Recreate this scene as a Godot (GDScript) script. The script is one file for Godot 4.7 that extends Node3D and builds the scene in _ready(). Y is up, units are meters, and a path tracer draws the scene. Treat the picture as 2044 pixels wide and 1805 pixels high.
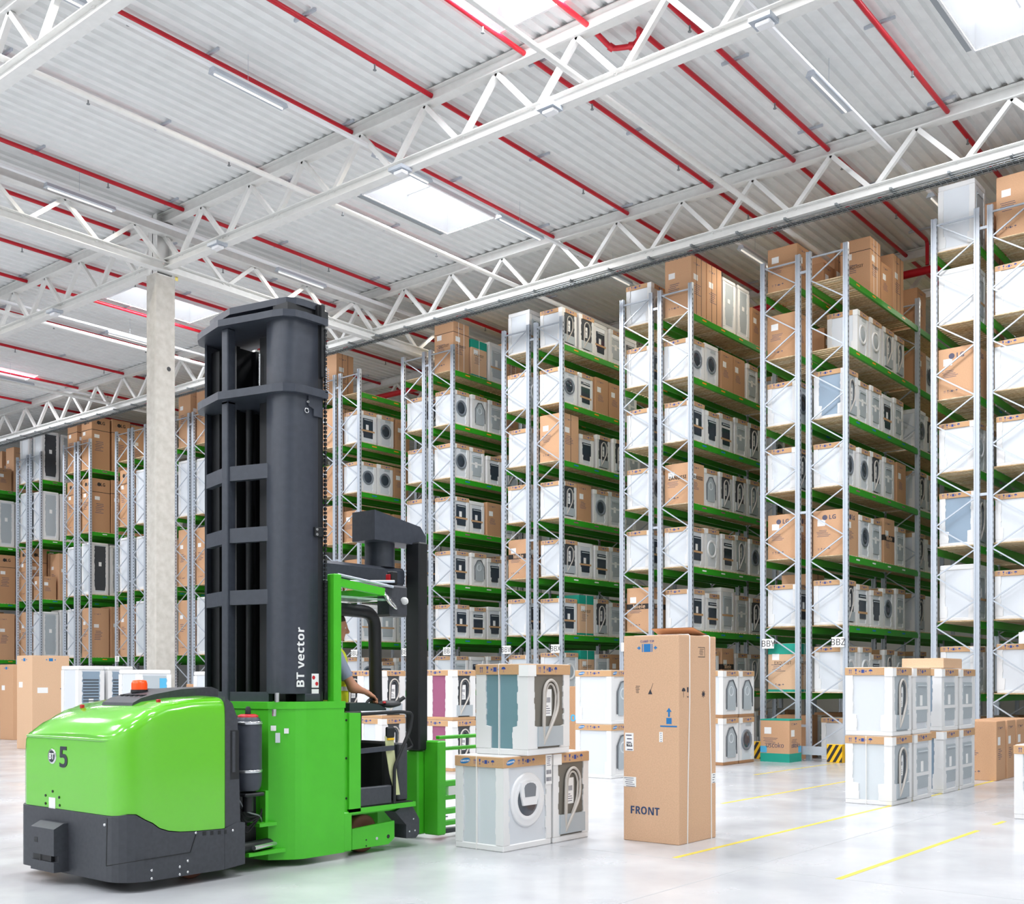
extends Node3D
# A warehouse hall: pallet racks in rows along z, roof trusses along x, an articulated aisle truck in front.

const F := 2200.0      # focal length in photo pixels
const CX := 1022.0     # principal point in the photo (vertical lines stay vertical: a shifted lens)
const CY := 1360.0
const EYE := 1.6
const YAW := 39.1
const ROOF := 11.7
const RZ := -20.93     # the plane of the rack ends
const PITCH := 3.475   # rack row spacing
const PERSONX := 0.0

var ORG := Vector3.ZERO
var counts := {}
var M := {}
var rng := RandomNumberGenerator.new()
var fwd: Vector3
var rgt: Vector3

# ---------------------------------------------------------------- pixels to places
func ray(px, py):
	return fwd + rgt * ((px - CX) / F) + Vector3.UP * ((CY - py) / F)
func PX(px, py, x):
	var d = ray(px, py)
	return Vector3(0, EYE, 0) + d * (x / d.x)
func PZ(px, py, z):
	var d = ray(px, py)
	return Vector3(0, EYE, 0) + d * (z / d.z)

# ---------------------------------------------------------------- naming
func numbered(n):
	n = str(n)
	var re = n.rfind("_")
	if re > 0 and n.substr(re + 1).is_valid_int():
		n = n.substr(0, re)
	var c = counts.get(n, 0)
	counts[n] = c + 1
	return n if c == 0 else "%s_%03d" % [n, c]
func tag(o, label, category, group = "", kind = ""):
	if label: o.set_meta("label", label)
	if category: o.set_meta("category", category)
	if group: o.set_meta("group", group)
	if kind: o.set_meta("kind", kind)
	return o
func thing(n, label, category, at = Vector3.ZERO, group = ""):
	var o := Node3D.new()
	o.name = numbered(n)
	add_child(o)
	o.position = at
	ORG = at
	return tag(o, label, category, group)
func S():
	var st := SurfaceTool.new()
	st.begin(Mesh.PRIMITIVE_TRIANGLES)
	st.set_smooth_group(-1)
	return st
func done(st):
	st.generate_normals()
	return st.commit()
func part(n, st, m, parent, label = ""):
	var o := MeshInstance3D.new()
	o.name = n
	o.mesh = done(st) if st is SurfaceTool else st
	o.material_override = m
	parent.add_child(o, true)
	if label: o.set_meta("label", label)
	if n in ["printed_marks", "print", "clamp_mark", "printed_panel", "stacking_mark", "location_stickers", "vent"]: o.set_meta("kind", "stuff")
	return o
func single(n, st, m, label, category, group = "", kind = ""):
	var o := MeshInstance3D.new()
	o.name = numbered(n)
	o.mesh = done(st) if st is SurfaceTool else st
	o.material_override = m
	add_child(o)
	o.position = ORG
	return tag(o, label, category, group, kind)
func struct(n, st, m, label):
	ORG = Vector3.ZERO
	return single(n, st, m, label, "", "", "structure")

# ---------------------------------------------------------------- shapes
func tri(st, a, b, c):
	st.add_vertex(a - ORG); st.add_vertex(b - ORG); st.add_vertex(c - ORG)
func quad(st, a, b, c, d):
	tri(st, a, b, c); tri(st, a, c, d)
func bx(st, a, b):
	var l = Vector3(min(a.x, b.x), min(a.y, b.y), min(a.z, b.z))
	var h = Vector3(max(a.x, b.x), max(a.y, b.y), max(a.z, b.z))
	var p = []
	for i in 8: p.append(Vector3(h.x if i & 1 else l.x, h.y if i & 2 else l.y, h.z if i & 4 else l.z))
	for f in [[4, 6, 7, 5], [1, 3, 2, 0], [5, 7, 3, 1], [0, 2, 6, 4], [6, 2, 3, 7], [0, 4, 5, 1]]:
		quad(st, p[f[0]], p[f[1]], p[f[2]], p[f[3]])
func cb(st, a, b, c):   # box with chamfered edges
	var l = Vector3(min(a.x, b.x), min(a.y, b.y), min(a.z, b.z))
	var h = Vector3(max(a.x, b.x), max(a.y, b.y), max(a.z, b.z))
	var ce = (l + h) / 2
	var e = (h - l) / 2
	var P = func(s, k):
		var q = Vector3(s.x * (e.x - c), s.y * (e.y - c), s.z * (e.z - c))
		q[k] = s[k] * e[k]
		return ce + q
	for k in 3:
		var u = (k + 1) % 3
		var w = (k + 2) % 3
		for s in [1, -1]:
			var r = []
			for t in [[1, 1], [1, -1], [-1, -1], [-1, 1]]:
				var v := Vector3.ZERO
				v[k] = s; v[u] = t[0]; v[w] = t[1] * s
				r.append(P.call(v, k))
			quad(st, r[0], r[1], r[2], r[3])
			for s2 in [1, -1]:   # edge along w between faces k and u
				var v1 := Vector3.ZERO
				v1[k] = s; v1[u] = s2; v1[w] = 1
				var v2 = v1
				v2[w] = -1
				if s * s2 > 0: quad(st, P.call(v1, k), P.call(v2, k), P.call(v2, u), P.call(v1, u))
				else: quad(st, P.call(v1, u), P.call(v2, u), P.call(v2, k), P.call(v1, k))
	for i in 8:
		var v = Vector3(1 if i & 1 else -1, 1 if i & 2 else -1, 1 if i & 4 else -1)
		if v.x * v.y * v.z > 0: tri(st, P.call(v, 0), P.call(v, 2), P.call(v, 1))
		else: tri(st, P.call(v, 0), P.call(v, 1), P.call(v, 2))
func loft(st, rings, caps = true, smooth = true, close = true):
	st.set_smooth_group(0 if smooth else -1)
	var n = rings[0].size()
	for i in rings.size() - 1:
		for j in (n if close else n - 1):
			var k = (j + 1) % n
			quad(st, rings[i][j], rings[i][k], rings[i + 1][k], rings[i + 1][j])
	st.set_smooth_group(-1)
	if caps:
		for e in [[rings[0], false], [rings[-1], true]]:
			var c := Vector3.ZERO
			for p in e[0]: c += p
			c /= n
			for j in n:
				var k = (j + 1) % n
				if e[1]: tri(st, c, e[0][j], e[0][k])
				else: tri(st, c, e[0][k], e[0][j])
func circle(c, ax, r, n = 12):
	ax = ax.normalized()
	var u = ax.cross(Vector3.UP if absf(ax.y) < 0.9 else Vector3.RIGHT).normalized()
	var w = ax.cross(u)
	var o = []
	for i in n: o.append(c + (u * cos(TAU * i / n) + w * sin(TAU * i / n)) * r)
	return o
func cyl(st, a, b, r0, r1 = -1.0, n = 12):
	if r1 < 0: r1 = r0
	loft(st, [circle(a, b - a, r0, n), circle(b, b - a, r1, n)])
func tube(st, pts, r, n = 8, caps = true):
	var rings = []
	var u = Vector3.ZERO
	for i in pts.size():
		var d = (pts[min(i + 1, pts.size() - 1)] - pts[max(i - 1, 0)]).normalized()
		if u == Vector3.ZERO: u = d.cross(Vector3.UP if absf(d.y) < 0.9 else Vector3.RIGHT).normalized()
		u = (u - d * u.dot(d)).normalized()
		var w = d.cross(u)
		var o = []
		for j in n: o.append(pts[i] + (u * cos(TAU * j / n) + w * sin(TAU * j / n)) * r)
		rings.append(o)
	loft(st, rings, caps)
func bend(pts, rad, n = 5):   # round the corners of a path
	var o = [pts[0]]
	for i in range(1, pts.size() - 1):
		var a = (pts[i - 1] - pts[i])
		var b = (pts[i + 1] - pts[i])
		var r = min(rad, a.length() * 0.48, b.length() * 0.48)
		var p = pts[i] + a.normalized() * r
		var q = pts[i] + b.normalized() * r
		for k in n + 1:
			var t = float(k) / n
			o.append(p.lerp(pts[i], t).lerp(pts[i].lerp(q, t), t))
	o.append(pts[-1])
	return o
func lathe(st, base, ax, prof, n = 20, smooth = true):   # prof: [distance along axis, radius]
	var rings = []
	for p in prof: rings.append(circle(base + ax.normalized() * p[0], ax, max(p[1], 0.0005), n))
	loft(st, rings, true, smooth)
func prism(st, poly, axis, lo, hi, smooth = false):   # polygon in the plane across axis (0: zy, 1: xz, 2: xy)
	var P = func(v, t):
		return Vector3(t, v.y, v.x) if axis == 0 else Vector3(v.x, t, v.y) if axis == 1 else Vector3(v.x, v.y, t)
	var pk := PackedVector2Array(poly)
	st.set_smooth_group(0 if smooth else -1)
	for i in pk.size():
		var j = (i + 1) % pk.size()
		quad(st, P.call(pk[i], lo), P.call(pk[j], lo), P.call(pk[j], hi), P.call(pk[i], hi))
	st.set_smooth_group(-1)
	var t = Geometry2D.triangulate_polygon(pk)
	for i in range(0, t.size(), 3):
		tri(st, P.call(pk[t[i]], hi), P.call(pk[t[i + 1]], hi), P.call(pk[t[i + 2]], hi))
		tri(st, P.call(pk[t[i]], lo), P.call(pk[t[i + 2]], lo), P.call(pk[t[i + 1]], lo))
func bar(st, a, b, w, h, up = Vector3.UP):   # square bar from a to b
	var d = (b - a).normalized()
	var s = d.cross(up).normalized() * w / 2
	var t = s.cross(d).normalized() * h / 2
	loft(st, [[a + s + t, a - s + t, a - s - t, a + s - t], [b + s + t, b - s + t, b - s - t, b + s - t]], true, false)
func ibeam(st, a, b, w, h, t = 0.016):   # an H section from a to b, flanges level
	var d = (b - a).normalized()
	var s = d.cross(Vector3.UP).normalized() * w / 2
	var u = Vector3.UP * h / 2
	var e = s.normalized() * t / 2
	var k = Vector3.UP * t
	var R = func(o): return [o + s + u, o - s + u, o - s + u - k, o - e + u - k, o - e - u + k, o - s - u + k, o - s - u, o + s - u, o + s - u + k, o + e - u + k, o + e + u - k, o + s + u - k]
	loft(st, [R.call(a), R.call(b)], false, false)
func text(s, size, m, parent, at, turn, weight = 400, depth = 0.002, sans = "Droid Sans", nm = "lettering"):
	var t := TextMesh.new()
	var f := SystemFont.new()
	f.font_names = [sans]
	f.font_weight = weight
	t.font = f
	t.text = s
	t.font_size = 64
	t.pixel_size = size / 46.0
	t.depth = depth
	t.curve_step = 2.0
	var o := MeshInstance3D.new()
	o.name = nm
	o.mesh = t
	o.material_override = m
	o.transform = Transform3D(turn, at)
	parent.add_child(o, true)
	return o
func facing_x():   # text on a face that looks along +x
	return Basis(Vector3(0, 0, -1), Vector3.UP, Vector3.RIGHT)

# ---------------------------------------------------------------- materials
func noise_tex(freq, lo: Color, hi: Color, size = 512, oct = 4, sd = 1, type = FastNoiseLite.TYPE_SIMPLEX):
	var n := FastNoiseLite.new()
	n.noise_type = type
	n.frequency = freq
	n.fractal_octaves = oct
	n.seed = sd
	var t := NoiseTexture2D.new()
	t.width = size
	t.height = size
	t.seamless = true
	t.noise = n
	var g := Gradient.new()
	g.set_color(0, lo)
	g.set_color(1, hi)
	t.color_ramp = g
	return t
func mat(n, col, rough = 0.6, metal = 0.0, tex = null, scale = 1.0, spec = 0.5):
	var m := StandardMaterial3D.new()
	m.resource_name = n
	m.albedo_color = Color(col) if col is String else col
	m.roughness = rough
	m.metallic = metal
	m.metallic_specular = spec
	if tex:
		m.albedo_texture = tex
		m.uv1_triplanar = true
		m.uv1_world_triplanar = true
		m.uv1_scale = Vector3.ONE * scale
	M[n] = m
	return m
func materials():
	var soft = noise_tex(0.02, Color(0.965, 0.965, 0.965), Color.WHITE, 256, 3, 3)
	var fibre = noise_tex(0.05, Color(0.945, 0.94, 0.93), Color.WHITE, 512, 5, 5)
	var stain = noise_tex(0.006, Color(0.9, 0.905, 0.915), Color.WHITE, 1024, 6, 9)
	var zinc = noise_tex(0.08, Color(0.92, 0.93, 0.94), Color.WHITE, 256, 3, 12, FastNoiseLite.TYPE_CELLULAR)
	var grain = noise_tex(0.03, Color(0.8, 0.74, 0.66), Color.WHITE, 256, 4, 15)
	var scuff = noise_tex(0.03, Color(0.88, 0.88, 0.89), Color.WHITE, 512, 5, 21)
	mat("floor", "cbccce", 0.2, 0.0, stain, 0.12, 0.5)
	var fr = noise_tex(0.01, Color(0.16, 0.16, 0.16), Color(0.3, 0.3, 0.3), 512, 5, 33)
	M.floor.roughness = 1.0
	M.floor.roughness_texture = fr
	mat("joint", "a9abad", 0.6)
	mat("line_yellow", "f3dc52", 0.4, 0.0, noise_tex(0.05, Color(0.86, 0.86, 0.88), Color.WHITE, 256, 5, 55), 0.8)
	mat("wall", "dcdcd8", 0.8)
	mat("deck", "f1f3f2", 0.5, 0.0, soft, 0.4)
	mat("white_steel", "efefec", 0.45, 0.0, soft, 0.7)
	mat("white_paint", "f2f3f5", 0.4)
	mat("pipe_red", "c00f25", 0.35)
	mat("galv", "c9d0d9", 0.35, 0.35, zinc, 3.0)
	mat("galv_dark", "8a9092", 0.5, 0.4)
	mat("hole", "2a2f36", 0.8)
	mat("rack_green", "2fa01c", 0.4, 0.0, soft, 0.7)
	for i in 3: mat("plank%d" % i, ["f2dcb8", "ead0a8", "f7e8cd"][i], 0.75, 0.0, grain, 1.2)
	mat("concrete", "c9c5bd", 0.8, 0.0, noise_tex(0.012, Color(0.9, 0.895, 0.885), Color.WHITE, 512, 6, 41), 0.6)
	mat("truck_green", "66c81e", 0.14, 0.0, null, 1.0, 0.6)
	M.truck_green.clearcoat_enabled = true
	M.truck_green.clearcoat = 0.6
	M.truck_green.clearcoat_roughness = 0.06
	mat("body_green", "4ec42c", 0.35, 0.0, soft, 0.5)
	mat("charcoal", "43464c", 0.5, 0.0, scuff, 1.1)
	mat("mast", "40454f", 0.42, 0.0, scuff, 0.7)
	mat("black", "1b1d20", 0.5)
	mat("rubber", "141516", 0.8)
	mat("chrome", "d8dadd", 0.2, 0.9)
	mat("decal_white", "f4f4f2", 0.5)
	mat("decal_dark", "30343f", 0.5)
	mat("wheel_tan", "8a5a49", 0.7)
	mat("red", "c8202b", 0.4)
	mat("beacon", "ff5a1e", 0.3)
	M.beacon.emission_enabled = true
	M.beacon.emission = Color("ff4a14")
	M.beacon.emission_energy_multiplier = 0.9
	mat("amber", "ff9a2a", 0.3)
	mat("webbing", "cfd3a0", 0.9)
	mat("console", "2b3a38", 0.4)
	mat("roof_glass", Color(0.72, 0.93, 0.8, 0.35), 0.1)
	M.roof_glass.transparency = BaseMaterial3D.TRANSPARENCY_ALPHA
	mat("mirror", "f2f4f6", 0.04, 1.0)
	mat("foam", "ebebea", 0.75)
	mat("panel_white", "dde2e7", 0.35)
	mat("panel_grey", "d6dde1", 0.4)
	mat("panel_blue", "8fa3b5", 0.35)
	mat("panel_teal", "7799a2", 0.3)
	mat("panel_pink", "9f5a7a", 0.4)
	mat("back_dark", "474b50", 0.5)
	mat("back_taupe", "77736a", 0.55)
	mat("back_grey", "b4bdc2", 0.45)
	mat("glass_dark", "39424e", 0.08, 0.0, null, 1.0, 0.7)
	mat("glass_grey", "7d858d", 0.15)
	mat("door_white", "f0f1f2", 0.3)
	mat("hose", "c9c3bb", 0.6)
	mat("cable", "5c6166", 0.6)
	mat("paper", "f7f7f5", 0.7)
	mat("ink", "59576a", 0.7)
	mat("ink_blue", "2d4a94", 0.7)
	mat("blue_mark", "1f78b8", 0.6)
	mat("tape_blue", "58b4dd", 0.4)
	for i in 4: mat("carton%d" % i, ["d8aa84", "c79972", "e5be9b", "b0845e"][i], 0.8, 0.0, fibre, 1.6)
	mat("carton_front", "e0b795", 0.8, 0.0, fibre, 1.6)
	mat("navy", "2c446b", 0.6)
	mat("cap_brown", "d2a87d", 0.75, 0.0, fibre, 2.5)
	mat("band_black", "2a2624", 0.6)
	mat("band_teal", "18a08a", 0.6)
	mat("band_yellow", "e9c22a", 0.6)
	mat("strap", "f4f2ee", 0.4)
	mat("skin", "c98f70", 0.55)
	M.skin.subsurf_scatter_enabled = true
	M.skin.subsurf_scatter_strength = 0.1
	mat("hair", "3a2a22", 0.8)
	mat("vest", "e6ee12", 0.6)
	mat("reflective", "d9dbd8", 0.4)
	mat("shirt", "9aa3b8", 0.8)
	mat("trousers", "25262b", 0.85)
	mat("stripe_yellow", "f5bf0a", 0.5)
	mat("skylight", "ffffff", 0.6)
	M.skylight.emission_enabled = true
	M.skylight.emission = Color("f4f9ff")
	M.skylight.emission_energy_multiplier = 3.0
	mat("lamp_tube", "ffffff", 0.5)
	M.lamp_tube.emission_enabled = true
	M.lamp_tube.emission = Color("fff8ea")
	M.lamp_tube.emission_energy_multiplier = 1.8

# ---------------------------------------------------------------- the hall
const SKYLIGHTS := [[-16.1, -17.06], [-25.9, -17.06], [-4.69, -17.06], [-35.7, -17.06], [-45.5, -17.06], [-9.85, -11.87, 2.16], [1.2, -11.6],
	[-4.69, -5.4], [-16.1, -5.4], [-26.5, -5.4], [-37.3, -5.4], [-9.85, 0.6], [-21.2, 0.6], [-31.4, 0.6], [-4.69, 6.4], [-16.1, 6.4], [-26.5, 6.4], [6.5, -5.4], [-9.85, 10.5], [-21.2, 10.5]]

func sky_rect(s):
	var w = s[2] if s.size() > 2 else 1.34
	return Rect2(s[0] - w / 2, s[1] - 1.275, w, 2.55)

func light_and_camera():
	fwd = Vector3(-sin(deg_to_rad(YAW)), 0, -cos(deg_to_rad(YAW)))
	rgt = Vector3(cos(deg_to_rad(YAW)), 0, -sin(deg_to_rad(YAW)))
	var cam := Camera3D.new()
	cam.name = "camera"
	cam.projection = Camera3D.PROJECTION_FRUSTUM
	cam.near = 0.1
	cam.far = 300.0
	cam.size = 0.1 * 1805.0 / F
	cam.frustum_offset = Vector2(0, 0.1 * (CY - 902.5) / F)
	cam.position = Vector3(0, EYE, 0)
	cam.rotation_degrees = Vector3(0, YAW, 0)
	cam.current = true
	add_child(cam)
	var we := WorldEnvironment.new()
	we.name = "world"
	var e := Environment.new()
	e.background_mode = Environment.BG_COLOR
	e.background_color = Color("dfe8f2")
	e.tonemap_mode = Environment.TONE_MAPPER_LINEAR
	e.tonemap_exposure = 0.335
	e.sdfgi_enabled = true
	e.ssao_enabled = true
	e.ssil_enabled = true
	we.environment = e
	add_child(we)
	for s in SKYLIGHTS:   # daylight through the opal panes of the roof
		var r = sky_rect(s)
		area(Vector3(r.get_center().x, ROOF - 0.02, r.get_center().y), r.size, 150.0 * r.size.x / 1.34, Color("f6f9ff"), "daylight")

func area(at, size, energy, col, n):
	var l := AreaLight3D.new()
	l.name = numbered(n)
	l.area_size = size
	l.light_energy = energy
	l.light_color = col
	l.shadow_enabled = true
	l.position = at
	l.rotation_degrees = Vector3(-90, 0, 0)
	add_child(l)

func hall():
	var X0 = -66.0
	var X1 = 12.0
	var Z0 = -36.0
	var Z1 = 14.0
	var st = S()
	bx(st, Vector3(X0, -0.3, Z0), Vector3(X1, 0, Z1))
	var fl = struct("floor", st, M.floor, "polished light grey concrete warehouse floor")
	for i in range(-1, 10):
		st = S()
		var x = -4.4 - 6.0 * i
		bx(st, Vector3(x - 0.006, -0.01, Z0), Vector3(x + 0.006, 0.0006, Z1))
		part("expansion_joint", st, M.joint, fl)
	for i in range(-3, 4):
		st = S()
		var z = -8.6 - 6.0 * i
		bx(st, Vector3(X0, -0.01, z - 0.006), Vector3(X1, 0.0006, z + 0.006))
		part("expansion_joint", st, M.joint, fl)
	for w in [["wall_back", Vector3(X0, 0, Z0 - 0.3), Vector3(X1, 12.2, Z0)], ["wall_front", Vector3(X0, 0, Z1), Vector3(X1, 12.2, Z1 + 0.3)], ["wall_left", Vector3(X0 - 0.3, 0, Z0), Vector3(X0, 12.2, Z1)], ["wall_right", Vector3(X1, 0, Z0), Vector3(X1 + 0.3, 12.2, Z1)]]:
		st = S()
		bx(st, w[1], w[2])
		struct(w[0], st, M.wall, "plain light warehouse wall behind the racks" if w[0] == "wall_back" else "plain light wall of the hall")
	# trapezoidal roof sheets, ribs along z, cut open under the skylights
	st = S()
	var n = int((X1 - X0) / 0.25)
	for i in n:
		var x = X0 + 0.25 * i
		var spans = [[Z0, Z1]]
		for s in SKYLIGHTS:
			var r = sky_rect(s)
			if x + 0.25 > r.position.x + 0.02 and x < r.end.x - 0.02:
				var nw = []
				for p in spans:
					if r.position.y > p[0] and r.end.y < p[1]:
						nw.append([p[0], r.position.y]); nw.append([r.end.y, p[1]])
					else: nw.append(p)
				spans = nw
		var pr = [Vector2(x, ROOF), Vector2(x + 0.11, ROOF), Vector2(x + 0.145, ROOF + 0.055), Vector2(x + 0.215, ROOF + 0.055), Vector2(x + 0.25, ROOF)]
		for p in spans:
			for k in 4: quad(st, Vector3(pr[k].x, pr[k].y, p[0]), Vector3(pr[k + 1].x, pr[k + 1].y, p[0]), Vector3(pr[k + 1].x, pr[k + 1].y, p[1]), Vector3(pr[k].x, pr[k].y, p[1]))
	struct("ceiling", st, M.deck, "white trapezoidal ribbed metal roof deck")
	var wn = 0
	for s in SKYLIGHTS:
		wn += 1
		var r = sky_rect(s)
		var c = r.get_center()
		ORG = Vector3(c.x, ROOF, c.y)
		st = S()
		var a = r.position
		var b = r.end
		var y1 = ROOF + 0.45
		for q in [[a.x - 0.04, a.y - 0.04, a.x, b.y + 0.04], [b.x, a.y - 0.04, b.x + 0.04, b.y + 0.04], [a.x, a.y - 0.04, b.x, a.y], [a.x, b.y, b.x, b.y + 0.04]]:
			bx(st, Vector3(q[0], ROOF - 0.03, q[1]), Vector3(q[2], y1, q[3]))
		var o = single("window_%d" % wn, st, M.white_paint, "skylight with white upstand and opal pane in the roof deck", "", "", "structure")
		st = S()
		bx(st, Vector3(a.x, y1 - 0.02, a.y), Vector3(b.x, y1, b.y))
		part("pane", st, M.skylight, o)
		st = S()
		bx(st, Vector3(a.x, y1 - 0.05, c.y - 0.02), Vector3(b.x, y1 - 0.02, c.y + 0.02))
		bx(st, Vector3(c.x - 0.015, y1 - 0.04, a.y), Vector3(c.x + 0.015, y1 - 0.02, b.y))
		part("glazing_bar", st, M.white_paint, o)
	# yellow floor lines
	for L in [[-5.15, -8.67, -20.8], [-3.57, -8.57, -12.3], [-3.57, -12.9, -13.3], [-6.95, -12.9, -18.6], [-8.65, -17.2, -20.8]]:
		ORG = Vector3(L[0], 0, L[1])
		st = S()
		bx(st, Vector3(L[0] - 0.026, 0.0, L[1]), Vector3(L[0] + 0.026, 0.0015, L[2]))
		single("floor_line", st, M.line_yellow, {-5.15: "long yellow painted floor line running past the tall FRONT carton", -3.57: "yellow painted aisle line on open floor leading to the white stack", -6.95: "faint yellow floor line behind the tall FRONT carton", -8.65: "short faint yellow floor line ending at the striped guard"}[L[0]], "floor line", "yellow aisle lines")

func truss(z, x0, x1, node, label):
	var t = thing("roof_truss", label, "truss", Vector3(0, 10.5, z), "white steel roof trusses")
	var st = S()
	ibeam(st, Vector3(x0, 11.57, z), Vector3(x1, 11.57, z), 0.2, 0.22)
	part("top_chord", st, M.white_steel, t)
	st = S()
	ibeam(st, Vector3(x0, 10.58, z), Vector3(x1, 10.58, z), 0.2, 0.19)
	part("bottom_chord", st, M.white_steel, t)
	var x = node - 1.6 * floor((node - x0) / 1.6)
	while x + 1.6 < x1:
		for s in [[x, x + 0.74], [x + 1.6, x + 0.86]]:
			st = S()
			bar(st, Vector3(s[0], 11.47, z), Vector3(s[1], 10.66, z), 0.085, 0.085, Vector3(0, 0, 1))
			part("diagonal", st, M.white_steel, t)
		x += 1.6

func roof_steel():
	truss(-7.96, -30, 10, -9.6, "white roof truss crossing nearest above the truck hood")
	truss(-13.75, -60, 10, -9.88, "white roof truss carried by the concrete column")
	truss(-19.85, -62, 10, -6.8, "white roof truss with cable tray above the rack ends")
	truss(-25.95, -62, 10, -6.8, "white roof truss hidden deep behind the rack tops")
	# the girder along the column line
	var t = thing("roof_girder", "white lattice girder crossing the trusses at the concrete column", "truss", Vector3(-20.75, 10.5, -13.75))
	var st = S()
	ibeam(st, Vector3(-20.75, 11.3, 2), Vector3(-20.75, 11.3, -30), 0.2, 0.24)
	part("top_chord", st, M.white_steel, t)
	st = S()
	ibeam(st, Vector3(-20.75, 10.5, 2), Vector3(-20.75, 10.5, -30), 0.2, 0.2)
	part("bottom_chord", st, M.white_steel, t)
	var z = 1.0
	while z > -29:
		for s in [[z, z - 0.72], [z - 1.55, z - 0.83]]:
			st = S()
			bar(st, Vector3(-20.75, 11.2, s[0]), Vector3(-20.75, 10.58, s[1]), 0.08, 0.08, Vector3.RIGHT)
			part("diagonal", st, M.white_steel, t)
		z -= 1.55
	# concrete column with a steel head
	t = thing("concrete_column", "tall grey precast concrete column with steel head under the trusses", "column", Vector3(-20.94, 0, -13.72))
	st = S()
	var c = 0.025
	prism(st, [Vector2(-21.12 + c, -13.97), Vector2(-20.77 - c, -13.97), Vector2(-20.77, -13.97 + c), Vector2(-20.77, -13.47 - c), Vector2(-20.77 - c, -13.47), Vector2(-21.12 + c, -13.47), Vector2(-21.12, -13.47 - c), Vector2(-21.12, -13.97 + c)], 1, 0, 10.33)
	part("shaft", st, M.concrete, t)
	st = S()
	ibeam_y(st, Vector3(-20.95, 10.33, -13.72), 1.3, 0.3, 0.4)
	bx(st, Vector3(-21.08, 10.33, -13.94), Vector3(-20.8, 10.36, -13.5))
	part("steel_head", st, M.white_steel, t)
	st = S()
	var hp = PX(337, 737, -20.77)
	cyl(st, Vector3(-20.775, hp.y, hp.z), Vector3(-20.768, hp.y, hp.z), 0.05)
	part("socket_hole", st, M.black, t, "dark round hole in the concrete")
	st = S()
	var yp = PX(352, 557, -20.77)
	bx(st, Vector3(-20.772, yp.y - 0.04, yp.z - 0.04), Vector3(-20.767, yp.y + 0.04, yp.z + 0.03))
	part("sticker", st, M.line_yellow, t, "yellow sticker")
	# long ties between the bottom chords
	for x in [-3.5, -9.75, -16.0, -27.0, -33.2]:
		ORG = Vector3(x, 10.72, -14)
		st = S()
		cyl(st, Vector3(x, 10.74, 2), Vector3(x, 10.74, -26), 0.05, -1, 10)
		single("tie_beam", st, M.white_steel, {-3.5: "white tube tie between trusses over the open floor", -9.75: "white tube tie under the double skylight between trusses", -16.0: "white tube tie between trusses over the truck hood", -27.0: "white tube tie left of the concrete column", -33.2: "white tube tie over the far left racks"}[x], "tie beam", "tube ties under the roof")
	# sprinkler pipes
	var names = {-6.27: "passing the right hand skylight", -8.46: "ending in a drop behind the top cartons", -10.92: "edging the double skylight", -12.94: "left of the double skylight", -14.93: "beside the white light trunking", -17.5: "beside the long tube tie", -20.15: "beside the lattice girder", -22.2: "just beyond the concrete column", -24.7: "edging the skylight at the concrete column", -26.8: "left of the column skylight", -29.4: "over the left racks", -32.4: "farther over the left racks", -35.2: "far over the left racks", -38.4: "farthest over the left racks", -2.6: "over the bright edge skylight"}
	for x in names:
		var zz = [3.0, -31.0]
		if x == -8.46: zz[1] = -25.35
		var p = thing("sprinkler_pipe", "red sprinkler pipe under the roof deck, " + names[x], "pipe", Vector3(x, 11.6, -14), "red sprinkler pipes")
		st = S()
		var path = [Vector3(x, 11.6, zz[0]), Vector3(x, 11.6, zz[1])]
		if x == -8.46: path = bend([path[0], path[1], Vector3(x, 11.05, zz[1])], 0.12)
		tube(st, path, 0.042, 10)
		part("pipe", st, M.pipe_red, p)
		var k = 0
		var q = 1.3 - fposmod(x, 1.7)
		while q > zz[1] + 0.5:
			st = S()
			if k % 2 == 0:
				bx(st, Vector3(x - 0.24, 11.655, q - 0.02), Vector3(x + 0.24, 11.695, q + 0.02))
				part("hanger_rail", st, M.galv, p)
			else:
				cyl(st, Vector3(x, 11.56, q), Vector3(x, 11.47, q), 0.014, -1, 6)
				cyl(st, Vector3(x, 11.47, q), Vector3(x, 11.46, q), 0.03, -1, 8)
				part("sprinkler_head", st, M.galv_dark, p)
			q -= 1.45
			k += 1
	var pj = thing("sprinkler_pipe", "red sprinkler pipe with stepped elbow joint below the double skylight", "pipe", Vector3(-9.4, 11.6, -14), "red sprinkler pipes")
	st = S()
	tube(st, bend([Vector3(-9.7, 11.6, 3), Vector3(-9.7, 11.6, -13.9), Vector3(-9.62, 11.45, -14.3), Vector3(-9.3, 11.43, -14.42), Vector3(-9.17, 11.52, -14.42), Vector3(-9.15, 11.6, -14.3), Vector3(-9.15, 11.6, -14.8), Vector3(-9.15, 11.6, -31)], 0.08, 3), 0.042, 10)
	part("pipe", st, M.pipe_red, pj)
	for q in [[Vector3(-9.64, 11.48, -14.25), Vector3(-9.6, 11.45, -14.31)], [Vector3(-9.36, 11.44, -14.4), Vector3(-9.28, 11.43, -14.42)], [Vector3(-9.17, 11.5, -14.42), Vector3(-9.16, 11.55, -14.39)]]:
		st = S()
		cyl(st, q[0], q[1], 0.06, -1, 10)
		part("coupling", st, M.pipe_red, pj)
	ORG = Vector3(-15, 10.95, -25.4)
	st = S()
	cyl(st, Vector3(-34, 10.95, -25.4), Vector3(-2, 10.95, -25.4), 0.09, -1, 10)
	single("sprinkler_main", st, M.pipe_red, "thick red sprinkler main low behind the rack tops", "pipe")
	# light trunking with lamps
	var tn = {-7.28: "over the right racks", -14.5: "over the truck mast", -20.35: "along the lattice girder", -27.6: "left of the concrete column", -0.5: "over the open floor", -34.4: "over the far left racks", -11.4: "behind the far truss"}
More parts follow.
